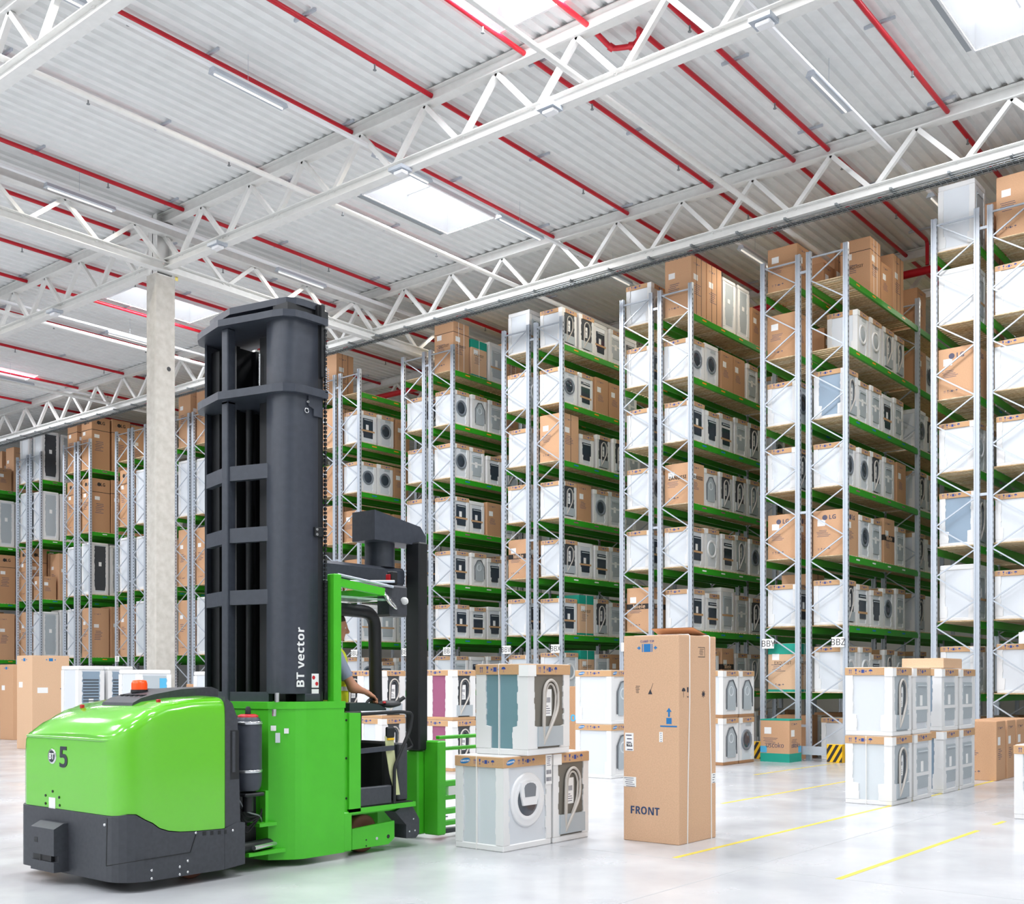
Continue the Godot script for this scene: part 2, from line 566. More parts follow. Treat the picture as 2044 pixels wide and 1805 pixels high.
	for x in tn:
		var z0 = -21.0 if x == -11.4 else 2.0
		var p = thing("light_trunking", "white light trunking with slim lamps " + tn[x], "lamp", Vector3(x, 11.2, -14), "light trunking under the roof")
		st = S()
		bx(st, Vector3(x - 0.04, 11.2, z0), Vector3(x + 0.04, 11.25, -30))
		part("rail", st, M.white_paint, p)
		var q = -3.4 if x == -14.5 else -5.2
		while q > -29:
			if q < z0:
				st = S()
				cyl(st, Vector3(x, 11.25, q - 0.7), Vector3(x, ROOF, q - 0.7), 0.004, -1, 4)
				part("wire", st, M.galv, p)
				st = S()
				prism(st, [Vector2(x - 0.09, 11.12), Vector2(x + 0.09, 11.12), Vector2(x + 0.05, 11.2), Vector2(x - 0.05, 11.2)], 2, q, q - 1.45)
				var f = part("reflector", st, M.galv, p)
				st = S()
				cyl(st, Vector3(x, 11.105, q - 0.05), Vector3(x, 11.105, q - 1.4), 0.016, -1, 8)
				part("lamp_tube", st, M.lamp_tube, f)
				area(Vector3(x, 11.08, q - 0.72), Vector2(0.05, 1.35), 9.0, Color("fff6e6"), "tube_light")
			q -= 3.5 if x == -14.5 else 5.6
	# cable tray hung from the far truss
	var ct = thing("cable_tray", "dark galvanised cable tray hung along the truss above the rack ends", "cable tray", Vector3(-15, 10.4, -19.7))
	st = S()
	for w in [[-19.98, 10.43], [-19.98, 10.39], [-19.92, 10.385], [-19.86, 10.385], [-19.8, 10.385], [-19.74, 10.39], [-19.74, 10.43]]:
		bx(st, Vector3(-45, w[1], w[0]), Vector3(9, w[1] + 0.008, w[0] + 0.008))
	for i in 540:
		bx(st, Vector3(-45 + i * 0.1, 10.38, -19.98), Vector3(-44.99 + i * 0.1, 10.386, -19.732))
	part("wire_tray", st, M.galv_dark, ct).set_meta("kind", "stuff")
	for w in [-19.93, -19.89, -19.84]:
		st = S()
		cyl(st, Vector3(-45, 10.405, w), Vector3(9, 10.405, w), 0.012, -1, 6)
		part("cable", st, M.black, ct)
	for i in 44:
		var x = -5.18 - 1.02 * (i - 6)
		if x < -44: break
		st = S()
		bar(st, Vector3(x, 10.46, -19.66), Vector3(x, 10.46, -20.08), 0.045, 0.04)
		part("bracket", st, M.galv_dark, ct)
	# emergency lights under the middle truss
	for d in [[1525, 62, "above the far right floor"], [1098, 232, "below the red elbow joint"], [800, 350, "in front of the skylight over the mast"], [435, 497, "beside the concrete column"], [110, 650, "left of the concrete column"]]:
		var p = PZ(d[0], d[1], -13.6)
		var q = thing("emergency_light", "small emergency light under the truss " + d[2], "lamp", Vector3(p.x, 10.48, -13.6), "emergency lights")
		st = S()
		bx(st, Vector3(p.x - 0.16, 10.42, -13.72), Vector3(p.x + 0.16, 10.48, -13.45))
		part("plate", st, M.galv, q)
		st = S()
		cb(st, Vector3(p.x - 0.09, 10.36, -13.66), Vector3(p.x + 0.13, 10.42, -13.5), 0.015)
		part("lamp_cover", st, M.white_paint, q)

func ibeam_y(st, base, h, w, d):
	bx(st, base + Vector3(-w / 2, 0, -d / 2), base + Vector3(w / 2, h, -d / 2 + 0.02))
	bx(st, base + Vector3(-w / 2, 0, d / 2 - 0.02), base + Vector3(w / 2, h, d / 2))
	bx(st, base + Vector3(-0.012, 0, -d / 2), base + Vector3(0.012, h, d / 2))

# ---------------------------------------------------------------- pallet racks
var LEVELS := [1.38, 2.72, 4.11, 5.49, 6.86, 8.24, 9.62]
var LEVELS_TALL := [2.46, 4.7, 6.95, 9.2]
var rack_mesh := {}
func meshed(key, fn):
	if not rack_mesh.has(key):
		var keep = ORG
		ORG = Vector3.ZERO
		var st = S()
		fn.call(st)
		rack_mesh[key] = done(st)
		ORG = keep
	return rack_mesh[key]
func put(n, mesh, m, parent, at, label = ""):
	var o := MeshInstance3D.new()
	o.name = n
	o.mesh = mesh
	o.material_override = m
	o.position = at
	parent.add_child(o, true)
	if label: o.set_meta("label", label)
	return o
const RW := 0.77
const BAY := 4.08
func rack(x, which, tall, bays, fine, sign, sign_side):   # x: left edge of the rack, uprights at x and x + RW
	var t = thing("pallet_rack", "galvanised pallet rack with green beams, " + which, "rack", Vector3(x, 0, RZ), "pallet racks in rows")
	var post = meshed("post", func(st):
		var a = 0.05
		var b = 0.075
		prism(st, [Vector2(-a, 0), Vector2(-a + 0.03, 0), Vector2(-a + 0.035, -0.012), Vector2(a - 0.035, -0.012), Vector2(a - 0.03, 0), Vector2(a, 0), Vector2(a, -b), Vector2(a - 0.02, -b), Vector2(a - 0.02, -b + 0.015), Vector2(-a + 0.02, -b + 0.015), Vector2(-a + 0.02, -b), Vector2(-a, -b)], 1, 0.0, 10.23))
	var holes = meshed("holes", func(st):
		for i in 100:
			var y = 0.15 + i * 0.1
			for s in [-1, 1]:
				bx(st, Vector3(s * 0.0505, y, -0.02), Vector3(s * 0.0495, y + 0.045, -0.042))
				pass)
	var foot = meshed("foot", func(st): bx(st, Vector3(-0.08, 0, -0.11), Vector3(0.08, 0.012, 0.03)))
	var dl = meshed("diag", func(st): bar(st, Vector3(0.03, 0, -0.03), Vector3(RW - 0.03, 0.47, -0.03), 0.024, 0.024, Vector3(0, 0, 1)))
	var dr = meshed("diag2", func(st): bar(st, Vector3(RW - 0.03, 0, -0.03), Vector3(0.03, 0.47, -0.03), 0.024, 0.024, Vector3(0, 0, 1)))
	var hz = meshed("horiz", func(st): bar(st, Vector3(0.03, 0, -0.03), Vector3(RW - 0.03, 0, -0.03), 0.03, 0.03, Vector3(0, 0, 1)))
	for f in bays + 1:
		var fr := Node3D.new()
		fr.name = "upright_frame"
		t.add_child(fr, true)
		fr.position = Vector3(0, 0, -BAY * f)
		for px in [0.0, RW]:
			put("post", post, M.galv, fr, Vector3(px, 0, 0))
			put("foot_plate", foot, M.galv, fr, Vector3(px, 0, 0))
			if f < 2:
				var h = put("perforation", holes, M.hole, fr, Vector3(px, 0, 0))
				h.set_meta("kind", "stuff")
		if f < 2:
			put("brace", hz, M.galv, fr, Vector3(0, 10.1, 0))
			put("brace", hz, M.galv, fr, Vector3(0, 0.25, 0))
			var y = 0.25
			var k = 1 if fposmod(x, 2.0) > 1.0 else 0
			while y < 9.8:
				put("brace", dl if k % 2 == 0 else dr, M.galv, fr, Vector3(0, y, 0))
				y += 0.47
				k += 1
	var lv = LEVELS_TALL if tall else LEVELS
	var beam = meshed("beam", func(st):
		prism(st, [Vector2(-0.025, -0.13), Vector2(0.025, -0.13), Vector2(0.025, -0.03), Vector2(0.01, -0.03), Vector2(0.01, 0), Vector2(-0.025, 0)], 2, -0.08, -BAY))
	var clip = meshed("clip", func(st): bx(st, Vector3(-0.03, -0.17, -0.078), Vector3(0.03, 0.0, -0.12)))
	var stick = meshed("stick", func(st):
		for i in 4: bx(st, Vector3(0.0255, -0.075, -0.5 - i * 0.86), Vector3(0.0262, -0.045, -0.68 - i * 0.86)))
	var plank = meshed("plank", func(st): bx(st, Vector3(0.0, 0.004, -0.039), Vector3(RW - 0.02, 0.021, 0.039)))
	var deckm = meshed("deck", func(st):
		var r := RandomNumberGenerator.new()
		r.seed = 5
		for i in 33: bx(st, Vector3(0.0, 0, -0.09 - i * 0.122 - r.randf() * 0.012), Vector3(RW - 0.02, 0.021, -0.19 - i * 0.122)))
	var plain = [M.amber, M.blue_mark, M.paper, M.panel_pink, M.blue_mark, M.amber, M.amber]
	for i in lv.size():
		for b in bays:
			var z = -BAY * b
			for s in [0, 1]:
				var o = put("beam", beam, M.rack_green, t, Vector3(0.0 if s == 0 else RW, lv[i] - 0.021, z))
				if s == 1 and b == 0: put("location_stickers", stick, plain[i], o, Vector3.ZERO, "small coloured location stickers").set_meta("kind", "stuff")
				if b < 2: put("beam_connector", clip, M.rack_green, o, Vector3.ZERO)
			var dk := Node3D.new()
			dk.name = "deck"
			t.add_child(dk, true)
			dk.position = Vector3(0.01, lv[i] - 0.021, z)
			if b == 0 and fine:
				for k in 32:
					var p = put("plank", plank, M["plank%d" % (rng.randi() % 3)], dk, Vector3(rng.randf_range(-0.012, 0.012), 0, -0.14 - k * 0.1235 + rng.randf_range(-0.01, 0.01)))
					p.rotation.y = rng.randf_range(-0.01, 0.01)
			else:
				put("planks", deckm, M.plank0, dk, Vector3.ZERO).set_meta("kind", "stuff")
	if sign:
		var sp = Node3D.new()
		sp.name = "row_sign"
		t.add_child(sp, true)
		var sx = 0.14 if sign_side < 0 else RW - 0.14
		sp.position = Vector3(sx, 2.37, 0.03)
		var st = S()
		ORG = Vector3.ZERO
		bx(st, Vector3(-0.13, -0.1, -0.006), Vector3(0.13, 0.1, 0.0))
		part("plate", st, M.paper, sp)
		text(sign, 0.125, M.band_black, sp, Vector3(0, 0.0, 0.001), Basis(), 400)
	return t

# ---------------------------------------------------------------- packaged appliances and cartons (door side looks along +x, end side along +z)
func wavy(inner, low, h0, h1, step_y, sd, amp = 0.012):   # inner edge of a foam strip: list of [y, offset]
	var r := RandomNumberGenerator.new()
	r.seed = sd
	var o = []
	var y = h0
	while y < h1 - 0.02:
		var off = low if y < step_y else inner
		o.append([y, off + r.randf_range(-amp, amp)])
		y += 0.055
		o.append([min(y - 0.012, h1 - 0.004), o[-1][1]])
	o.append([h1, inner])
	return o
func foam_corner(st, w, h, d, sx, sz, wx, wz, low, h0, h1, sd):
	# strip on the x face (runs inward along z) and strip on the z face (runs inward along x)
	var poly = [Vector2(sz * (d / 2 - 0.035), h1), Vector2(sz * (d / 2 - 0.035), h0)]
	for e in wavy(wz, wz + low, h0, h1, h0 + 0.2, sd): poly.append(Vector2(sz * (d / 2 - e[1]), e[0]))
	prism(st, poly, 0, sx * (w / 2 - 0.035), sx * w / 2)
	poly = [Vector2(sx * w / 2, h1), Vector2(sx * w / 2, h0)]
	for e in wavy(wx, wx + low, h0, h1, h0 + 0.2, sd + 7, 0.006): poly.append(Vector2(sx * (w / 2 - e[1]), e[0]))
	prism(st, poly, 2, sz * (d / 2 - 0.035), sz * d / 2)
func icons(st, o, u, s):   # handling marks printed along u from o
	var v = Vector3.UP * s
	u = u * s
	for k in 2:   # two arrows up
		var p = o + u * (0.25 + k * 0.35)
		quad(st, p, p + u * 0.08, p + u * 0.08 + v * 0.7, p + v * 0.7)
		tri(st, p - u * 0.1 + v * 0.65, p + u * 0.18 + v * 0.65, p + u * 0.04 + v)
	var q = o + u * 1.7   # glass
	quad(st, q - u * 0.22 + v, q + u * 0.22 + v, q + u * 0.12 + v * 0.5, q - u * 0.12 + v * 0.5)
	quad(st, q - u * 0.03 + v * 0.5, q + u * 0.03 + v * 0.5, q + u * 0.03 + v * 0.1, q - u * 0.03 + v * 0.1)
	quad(st, q - u * 0.2 + v * 0.1, q + u * 0.2 + v * 0.1, q + u * 0.2, q - u * 0.2)
	q = o + u * 3.2   # clamp box
	quad(st, q - u * 0.28 + v * 0.15, q + u * 0.28 + v * 0.15, q + u * 0.28 + v * 0.85, q - u * 0.28 + v * 0.85)
	for e in [-1, 1]:
		quad(st, q + u * 0.36 * e + v * 0.15, q + u * 0.42 * e + v * 0.15, q + u * 0.42 * e + v * 0.85, q + u * 0.36 * e + v * 0.85)
		tri(st, q + u * 0.5 * e + v * 0.5, q + u * 0.8 * e + v * 0.75, q + u * 0.8 * e + v * 0.25)
	q = o + u * 4.9   # umbrella
	for i in 6:
		var a0 = PI * i / 6
		var a1 = PI * (i + 1) / 6
		tri(st, q + v * 0.5, q + v * 0.5 + u * 0.42 * cos(a0) + v * 0.42 * sin(a0), q + v * 0.5 + u * 0.42 * cos(a1) + v * 0.42 * sin(a1))
	quad(st, q - u * 0.03, q + u * 0.03, q + u * 0.03 + v * 0.5, q - u * 0.03 + v * 0.5)
func ellipse(st, o, u, v, n = 18):
	for i in n: tri(st, o, o + u * cos(TAU * i / n) + v * sin(TAU * i / n), o + u * cos(TAU * (i + 1) / n) + v * sin(TAU * (i + 1) / n))
func scribble(st, o, u, v, rows, sd):   # lines of small print
	var r := RandomNumberGenerator.new()
	r.seed = sd
	for i in rows:
		var a = r.randf_range(0, 0.2)
		var b = r.randf_range(0.6, 1.0)
		var p = o + v * ((i + 0.2) / rows)
		quad(st, p + u * a, p + u * b, p + u * b + v * (0.3 / rows), p + u * a + v * (0.3 / rows))
func barcode(st, o, u, v, sd):
	var r := RandomNumberGenerator.new()
	r.seed = sd
	var t = 0.0
	while t < 0.95:
		var w = r.randf_range(0.015, 0.05)
		quad(st, o + u * t, o + u * (t + w), o + u * (t + w) + v, o + u * t + v)
		t += w + r.randf_range(0.015, 0.04)

# kind: front on the +x side: door_dark, door_pale, addwash, hose, hose_taupe, panel_dark, panel_grey, arch, plain ; side: material of the +z side
func appliance(n, front, side, w = 0.66, h = 0.89, d = 0.62, opt = {}):
	ORG = Vector3.ZERO
	var t := Node3D.new()
	t.name = n
	var sd = hash(front + side) % 1000
	var st = S()
	var fm = M[opt.get("front", "panel_white")]
	cb(st, Vector3(-w / 2 + 0.016, 0.05, -d / 2 + 0.016), Vector3(w / 2 - 0.016, h - 0.05, d / 2 - 0.016), 0.012)
	part("cabinet", st, M[side], t)
	var hx = w / 2 - 0.013
	var mid = h * 0.5
	var wide = opt.get("foam", 0.1)
	if front != "plain":
		st = S()
		bx(st, Vector3(w / 2 - 0.03, 0.06, -d / 2 + 0.03), Vector3(hx, h - 0.06, d / 2 - 0.03))
		part("front_panel", st, {"hose": M.back_dark, "hose_taupe": M.back_taupe, "hose_grey": M.back_grey, "panel_dark": M.panel_white, "arch": M.foam}.get(front, fm), t)
	match front:
		"door_dark", "door_pale":
			st = S()
			var r = 0.205
			lathe(st, Vector3(hx, mid, 0), Vector3.RIGHT, [[-0.005, r], [0.022, r], [0.026, r - 0.015], [0.026, r - 0.045], [0.005, r - 0.06]], 24)
			var dr = part("door_ring", st, M.door_white if front == "door_pale" else M.glass_grey, t)
			st = S()
			lathe(st, Vector3(hx, mid, 0), Vector3.RIGHT, [[0.004, r - 0.05], [0.016, r - 0.07], [0.022, 0.06], [0.023, 0.001]], 24)
			part("door_glass", st, M.glass_dark if front == "door_dark" else M.back_grey, dr)
			st = S()
			bx(st, Vector3(hx, h - 0.18, -0.2), Vector3(hx + 0.004, h - 0.12, 0.02))
			part("control_panel", st, M.back_grey, t)
		"addwash":
			st = S()
			lathe(st, Vector3(hx, mid + 0.02, 0), Vector3.RIGHT, [[-0.005, 0.26], [0.012, 0.258], [0.018, 0.24], [0.012, 0.215], [0.02, 0.2], [0.024, 0.17], [0.01, 0.15]], 32)
			var dr = part("door_ring", st, M.door_white, t)
			st = S()
			lathe(st, Vector3(hx, mid + 0.02, 0), Vector3.RIGHT, [[0.008, 0.17], [0.022, 0.14], [0.03, 0.07], [0.031, 0.001]], 28)
			part("door_glass", st, M.glass_dark, dr)
			st = S()
			prism(st, [Vector2(-0.125, mid + 0.19), Vector2(0.125, mid + 0.19), Vector2(0.13, mid + 0.06), Vector2(0.105, mid - 0.03), Vector2(-0.105, mid - 0.03), Vector2(-0.13, mid + 0.06)], 0, hx + 0.01, hx + 0.042)
			var lid = part("add_door", st, M.door_white, dr)
			st = S()
			var pl = [Vector2(-0.08, mid + 0.05), Vector2(0.08, mid + 0.05), Vector2(0.09, mid + 0.13)]
			for i in 7: pl.append(Vector2(0.09 * cos(PI * i / 6.0), mid + 0.14 + 0.045 * sin(PI * i / 6.0)))
			pl.append(Vector2(-0.09, mid + 0.13))
			prism(st, pl, 0, hx + 0.04, hx + 0.044)
			part("add_door_window", st, M.glass_grey, dr)
		"hose", "hose_taupe", "hose_grey":
			st = S()
			var pts = []
			var zs = -0.03
			pts.append(Vector3(hx + 0.02, 0.1, 0.1))
			pts.append(Vector3(hx + 0.03, 0.3, 0.12))
			for i in 13:
				var a = PI * i / 12.0
				pts.append(Vector3(hx + 0.02, h * 0.66 + 0.14 * sin(a), 0.12 * cos(a) - 0.02))
			pts.append(Vector3(hx + 0.03, 0.42, -0.11))
			pts.append(Vector3(hx + 0.04, 0.2, 0.06))
			pts.append(Vector3(hx + 0.02, 0.1, 0.11))
			var sm = []
			for i in pts.size() - 1:
				var a = pts[max(i - 1, 0)]
				var b2 = pts[min(i + 2, pts.size() - 1)]
				for k in 4: sm.append(pts[i].cubic_interpolate(pts[i + 1], a, b2, k / 4.0))
			sm.append(pts[-1])
			tube(st, sm, 0.015, 6)
			part("drain_hose", st, M.hose, t)
			st = S()
			var sm2 = []
			for p in sm: sm2.append(Vector3(hx + 0.018, (p.y - 0.1) * 0.94 + 0.1, p.z * 0.72))
			tube(st, sm2, 0.011, 6)
			part("inlet_hose", st, M.hose if front == "hose_taupe" else M.cable, t)
			st = S()
			bx(st, Vector3(hx, 0.08, -0.22), Vector3(hx + 0.03, 0.27, 0.2))
			part("rear_cover", st, M.back_grey, t)
			st = S()
			bx(st, Vector3(hx + 0.002, 0.37, -0.05), Vector3(hx + 0.006, 0.63, 0.08))
			var lb = part("paper_label", st, M.paper, t, "white paper label")
			st = S()
			barcode(st, Vector3(hx + 0.0065, 0.5, 0.07), Vector3(0, 0, -0.1), Vector3(0, 0.05, 0), 4)
			scribble(st, Vector3(hx + 0.0065, 0.39, 0.07), Vector3(0, 0, -0.1), Vector3(0, 0.09, 0), 4, 5)
			part("print", st, M.ink, lb)
		"panel_dark", "panel_grey":
			st = S()
			cb(st, Vector3(hx - 0.01, 0.15, -d * 0.31), Vector3(hx + 0.012, h - 0.2, d * 0.31), 0.008)
			var p = part("oven_door" if front == "panel_dark" else "door_panel", st, M.glass_dark if front == "panel_dark" else M.back_grey, t)
			st = S()
			bx(st, Vector3(hx + 0.012, h - 0.25, -d * 0.24), Vector3(hx + 0.028, h - 0.235, d * 0.24))
			part("handle", st, M.panel_grey, p)
			if opt.get("tag", true):
				st = S()
				bx(st, Vector3(hx + 0.013, h * 0.42, -0.02), Vector3(hx + 0.0145, h * 0.58, 0.08))
				part("paper_label", st, M.paper, t, "white paper label")
			for yb in opt.get("bars", [0.36]):
				st = S()
				bx(st, Vector3(w / 2 - 0.015, h * yb, -d / 2 + 0.06), Vector3(w / 2 + 0.002, h * yb + 0.045, d / 2 - 0.06))
				part("packing_bar", st, M.cap_brown if side == "panel_white" and yb < 0.4 else M.foam, t)
		"arch":
			st = S()
			var pl = []
			for i in 13: pl.append(Vector2(-0.04 + 0.16 * cos(PI * i / 12.0), h * 0.6 + 0.17 * sin(PI * i / 12.0)))
			pl.append(Vector2(-0.2, 0.14)); pl.append(Vector2(0.12, 0.14))
			prism(st, pl, 0, hx - 0.005, hx + 0.015)
			var p = part("rear_hatch", st, M.back_grey, t)
			st = S()
			tube(st, [Vector3(hx + 0.02, 0.16, 0.17), Vector3(hx + 0.02, h * 0.6, 0.17), Vector3(hx + 0.02, h * 0.78, 0.06), Vector3(hx + 0.02, h * 0.8, -0.08), Vector3(hx + 0.02, h * 0.6, -0.22), Vector3(hx + 0.02, 0.2, -0.23)], 0.012, 6)
			part("drain_hose", st, M.cable, t)
			st = S()
			lathe(st, Vector3(hx + 0.014, h * 0.56, -0.02), Vector3.RIGHT, [[0.0, 0.1], [0.006, 0.095], [0.006, 0.075], [0.0, 0.07]], 18)
			part("fan_ring", st, M.panel_grey, p)
	for sx in [-1, 1]:
		for sz in [-1, 1]:
			st = S()
			foam_corner(st, w, h, d, sx, sz, wide, wide * opt.get("zfoam", 0.9), opt.get("low", 0.04), 0.06, h - 0.1 if opt.get("cap", true) else h - 0.1, sd + sx * 3 + sz)
			part("foam_corner", st, M.foam, t)
	st = S()
	cb(st, Vector3(-w / 2, 0, -d / 2), Vector3(w / 2, 0.06, d / 2), 0.008)
	part("base_tray", st, M[opt.get("base", "foam")], t)
	if opt.get("cap", true):
		st = S()
		cb(st, Vector3(-w / 2 - 0.006, h - 0.105, -d / 2 - 0.006), Vector3(w / 2 + 0.006, h - 0.006, d / 2 + 0.006), 0.004)
		var cap = part("cardboard_cap", st, M.cap_brown, t)
		st = S()
		icons(st, Vector3(-w / 2 + 0.04, h - 0.085, d / 2 + 0.0068), Vector3.RIGHT, 0.065 * w / 0.66)
		icons(st, Vector3(w / 2 + 0.0068, h - 0.085, d / 2 - 0.16), Vector3(0, 0, -1), 0.062)
		part("printed_marks", st, M.ink_blue, cap)
		st = S()
		bx(st, Vector3(-w / 2 + 0.01, h - 0.006, -d / 2 + 0.01), Vector3(w / 2 - 0.01, h, d / 2 - 0.01))
		part("top_sheet", st, M.foam, t)
		st = S()
		bx(st, Vector3(w / 2 + 0.0062, h - 0.12, d / 2 - 0.13), Vector3(w / 2 + 0.0075, h - 0.012, d / 2 + 0.0075))
		bx(st, Vector3(w / 2 - 0.1, h - 0.12, d / 2 + 0.0062), Vector3(w / 2 + 0.0075, h - 0.012, d / 2 + 0.0075))
		var lb = part("corner_label", st, M.paper, cap, "white paper label round the corner")
		st = S()
		cb(st, Vector3(-0.004 - 0.03, 0, -d / 2 - 0.008), Vector3(0.004 - 0.03, h + 0.002, d / 2 + 0.008), 0.002)
		if opt.get("strap", false): part("strap", st, M.strap, t)
	else:
		st = S()
		cb(st, Vector3(-w / 2, h - 0.1, -d / 2), Vector3(w / 2, h, d / 2), 0.012)
		part("foam_lid", st, M.foam, t)
	return t

func carton(n, w, h, d, m, opt = {}):
	ORG = Vector3.ZERO
	var t := Node3D.new()
	t.name = n
	var st = S()
	cb(st, Vector3(-w / 2, 0, -d / 2), Vector3(w / 2, h, d / 2), 0.006)
	var body = part("box", st, M[m], t)
	# closing flaps meet on the top
	for s in [-1, 1]:
		st = S()
		bx(st, Vector3(s * 0.002, h - 0.001, -d / 2 + 0.004), Vector3(s * (w / 2 - 0.004), h + 0.004, d / 2 - 0.004))
		part("flap", st, M[m], t)
	if opt.has("band"):
		var b = opt.band   # [y0, y1, material]
		st = S()
		bx(st, Vector3(-w / 2 - 0.0015, b[0], -d / 2 - 0.0015), Vector3(w / 2 + 0.0015, b[1], d / 2 + 0.0015))
		part("printed_band", st, M[b[2]], t)
	if opt.has("band2"):
		var b = opt.band2
		st = S()
		bx(st, Vector3(-w / 2 - 0.0015, b[0], -d / 2 - 0.0015), Vector3(w / 2 + 0.0015, b[1], d / 2 + 0.0015))
		part("printed_band", st, M[b[2]], t)
	if opt.has("word"):   # [text, size, height, material, weight]
		var k = opt.word
		var off = 0.07 if opt.has("disc") else 0.0
		text(k[0], k[1], M[k[3]], t, Vector3(off, k[2], d / 2 + 0.002), Basis(), k[4])
		text(k[0], k[1], M[k[3]], t, Vector3(w / 2 + 0.002, k[2], -off), facing_x(), k[4])
		if opt.has("disc"):
			for q in [[Vector3(-0.09, k[2], d / 2 + 0.002), Vector3.RIGHT], [Vector3(w / 2 + 0.002, k[2], 0.09), Vector3(0, 0, -1)]]:
				st = S()
				ellipse(st, q[0], q[1] * opt.disc, Vector3.UP * opt.disc)
				part("round_logo", st, M[k[3]], t, "dark round logo")
	for i in opt.get("strips", 0):
		st = S()
		var zz = -d / 2 + d * (i + 1.0) / (opt.strips + 1.0)
		cb(st, Vector3(-w / 2 - 0.004, -0.0, zz - 0.007), Vector3(w / 2 + 0.004, h + 0.008, zz + 0.007), 0.002)
		part("strap", st, M[opt.get("strap", "strap")], t)
	if opt.get("marks", true):
		st = S()
		scribble(st, Vector3(-w * 0.4, h * 0.42, d / 2 + 0.001), Vector3(w * 0.5, 0, 0), Vector3(0, h * 0.16, 0), 5, int(h * 100))
		icons(st, Vector3(-w * 0.36, h * 0.12, d / 2 + 0.001), Vector3.RIGHT, 0.05)
		icons(st, Vector3(w / 2 + 0.001, h * 0.86, d * 0.36), Vector3(0, 0, -1), 0.05)
		scribble(st, Vector3(w / 2 + 0.001, h * 0.35, d * 0.35), Vector3(0, 0, -d * 0.5), Vector3(0, h * 0.2, 0), 6, int(h * 77))
		part("printed_marks", st, M[opt.get("ink", "ink")], t)
	if opt.get("label", true):
		for b in [[Vector3(w / 2, h * 0.6, d * 0.08), Vector3(w / 2 + 0.0015, h * 0.6 + 0.13, d * 0.36)], [Vector3(-w * 0.36, h * 0.66, d / 2), Vector3(-w * 0.12, h * 0.66 + 0.13, d / 2 + 0.0015)]]:
			st = S()
			bx(st, b[0], b[1])
			part("paper_label", st, M.paper, t, "white paper label")
	return t

func fridge(n, w, h, d, front, side):
	ORG = Vector3.ZERO
	var t := Node3D.new()
	t.name = n
	var st = S()
	cb(st, Vector3(-w / 2 + 0.02, 0.06, -d / 2 + 0.02), Vector3(w / 2 - 0.02, h - 0.06, d / 2 - 0.02), 0.015)
	part("cabinet", st, M[side], t)
	var hx = w / 2 - 0.018
	st = S()
	bx(st, Vector3(hx - 0.01, 0.16, -d / 2 + 0.1), Vector3(hx, h - 0.12, d / 2 - 0.1))
	part("rear_panel", st, M[front], t)
	if front == "panel_blue":   # condenser grille on the back
		for i in 22:
			st = S()
			var y = 0.25 + i * (h - 0.5) / 22.0
			bx(st, Vector3(hx, y, -d / 2 + 0.13), Vector3(hx + 0.012, y + 0.022, d / 2 - 0.13))
			part("grille_bar", st, M.back_dark, t)
	for sx in [-1, 1]:
		for sz in [-1, 1]:
			st = S()
			foam_corner(st, w, h, d, sx, sz, 0.11, 0.1, 0.02, 0.1, h - 0.09, 31 + sx * 3 + sz)
			part("foam_corner", st, M.foam, t)
	st = S()
	cb(st, Vector3(-w / 2, 0, -d / 2), Vector3(w / 2, 0.1, d / 2), 0.01)
	part("base_tray", st, M.foam, t)
	st = S()
	cb(st, Vector3(-w / 2, h - 0.09, -d / 2), Vector3(w / 2, h, d / 2), 0.02)
	part("foam_lid", st, M.foam, t)
	st = S()
	bx(st, Vector3(hx + 0.001, h * 0.55, -0.06), Vector3(hx + 0.004, h * 0.63, 0.05))
	part("paper_label", st, M.paper, t, "white paper label")
	return t

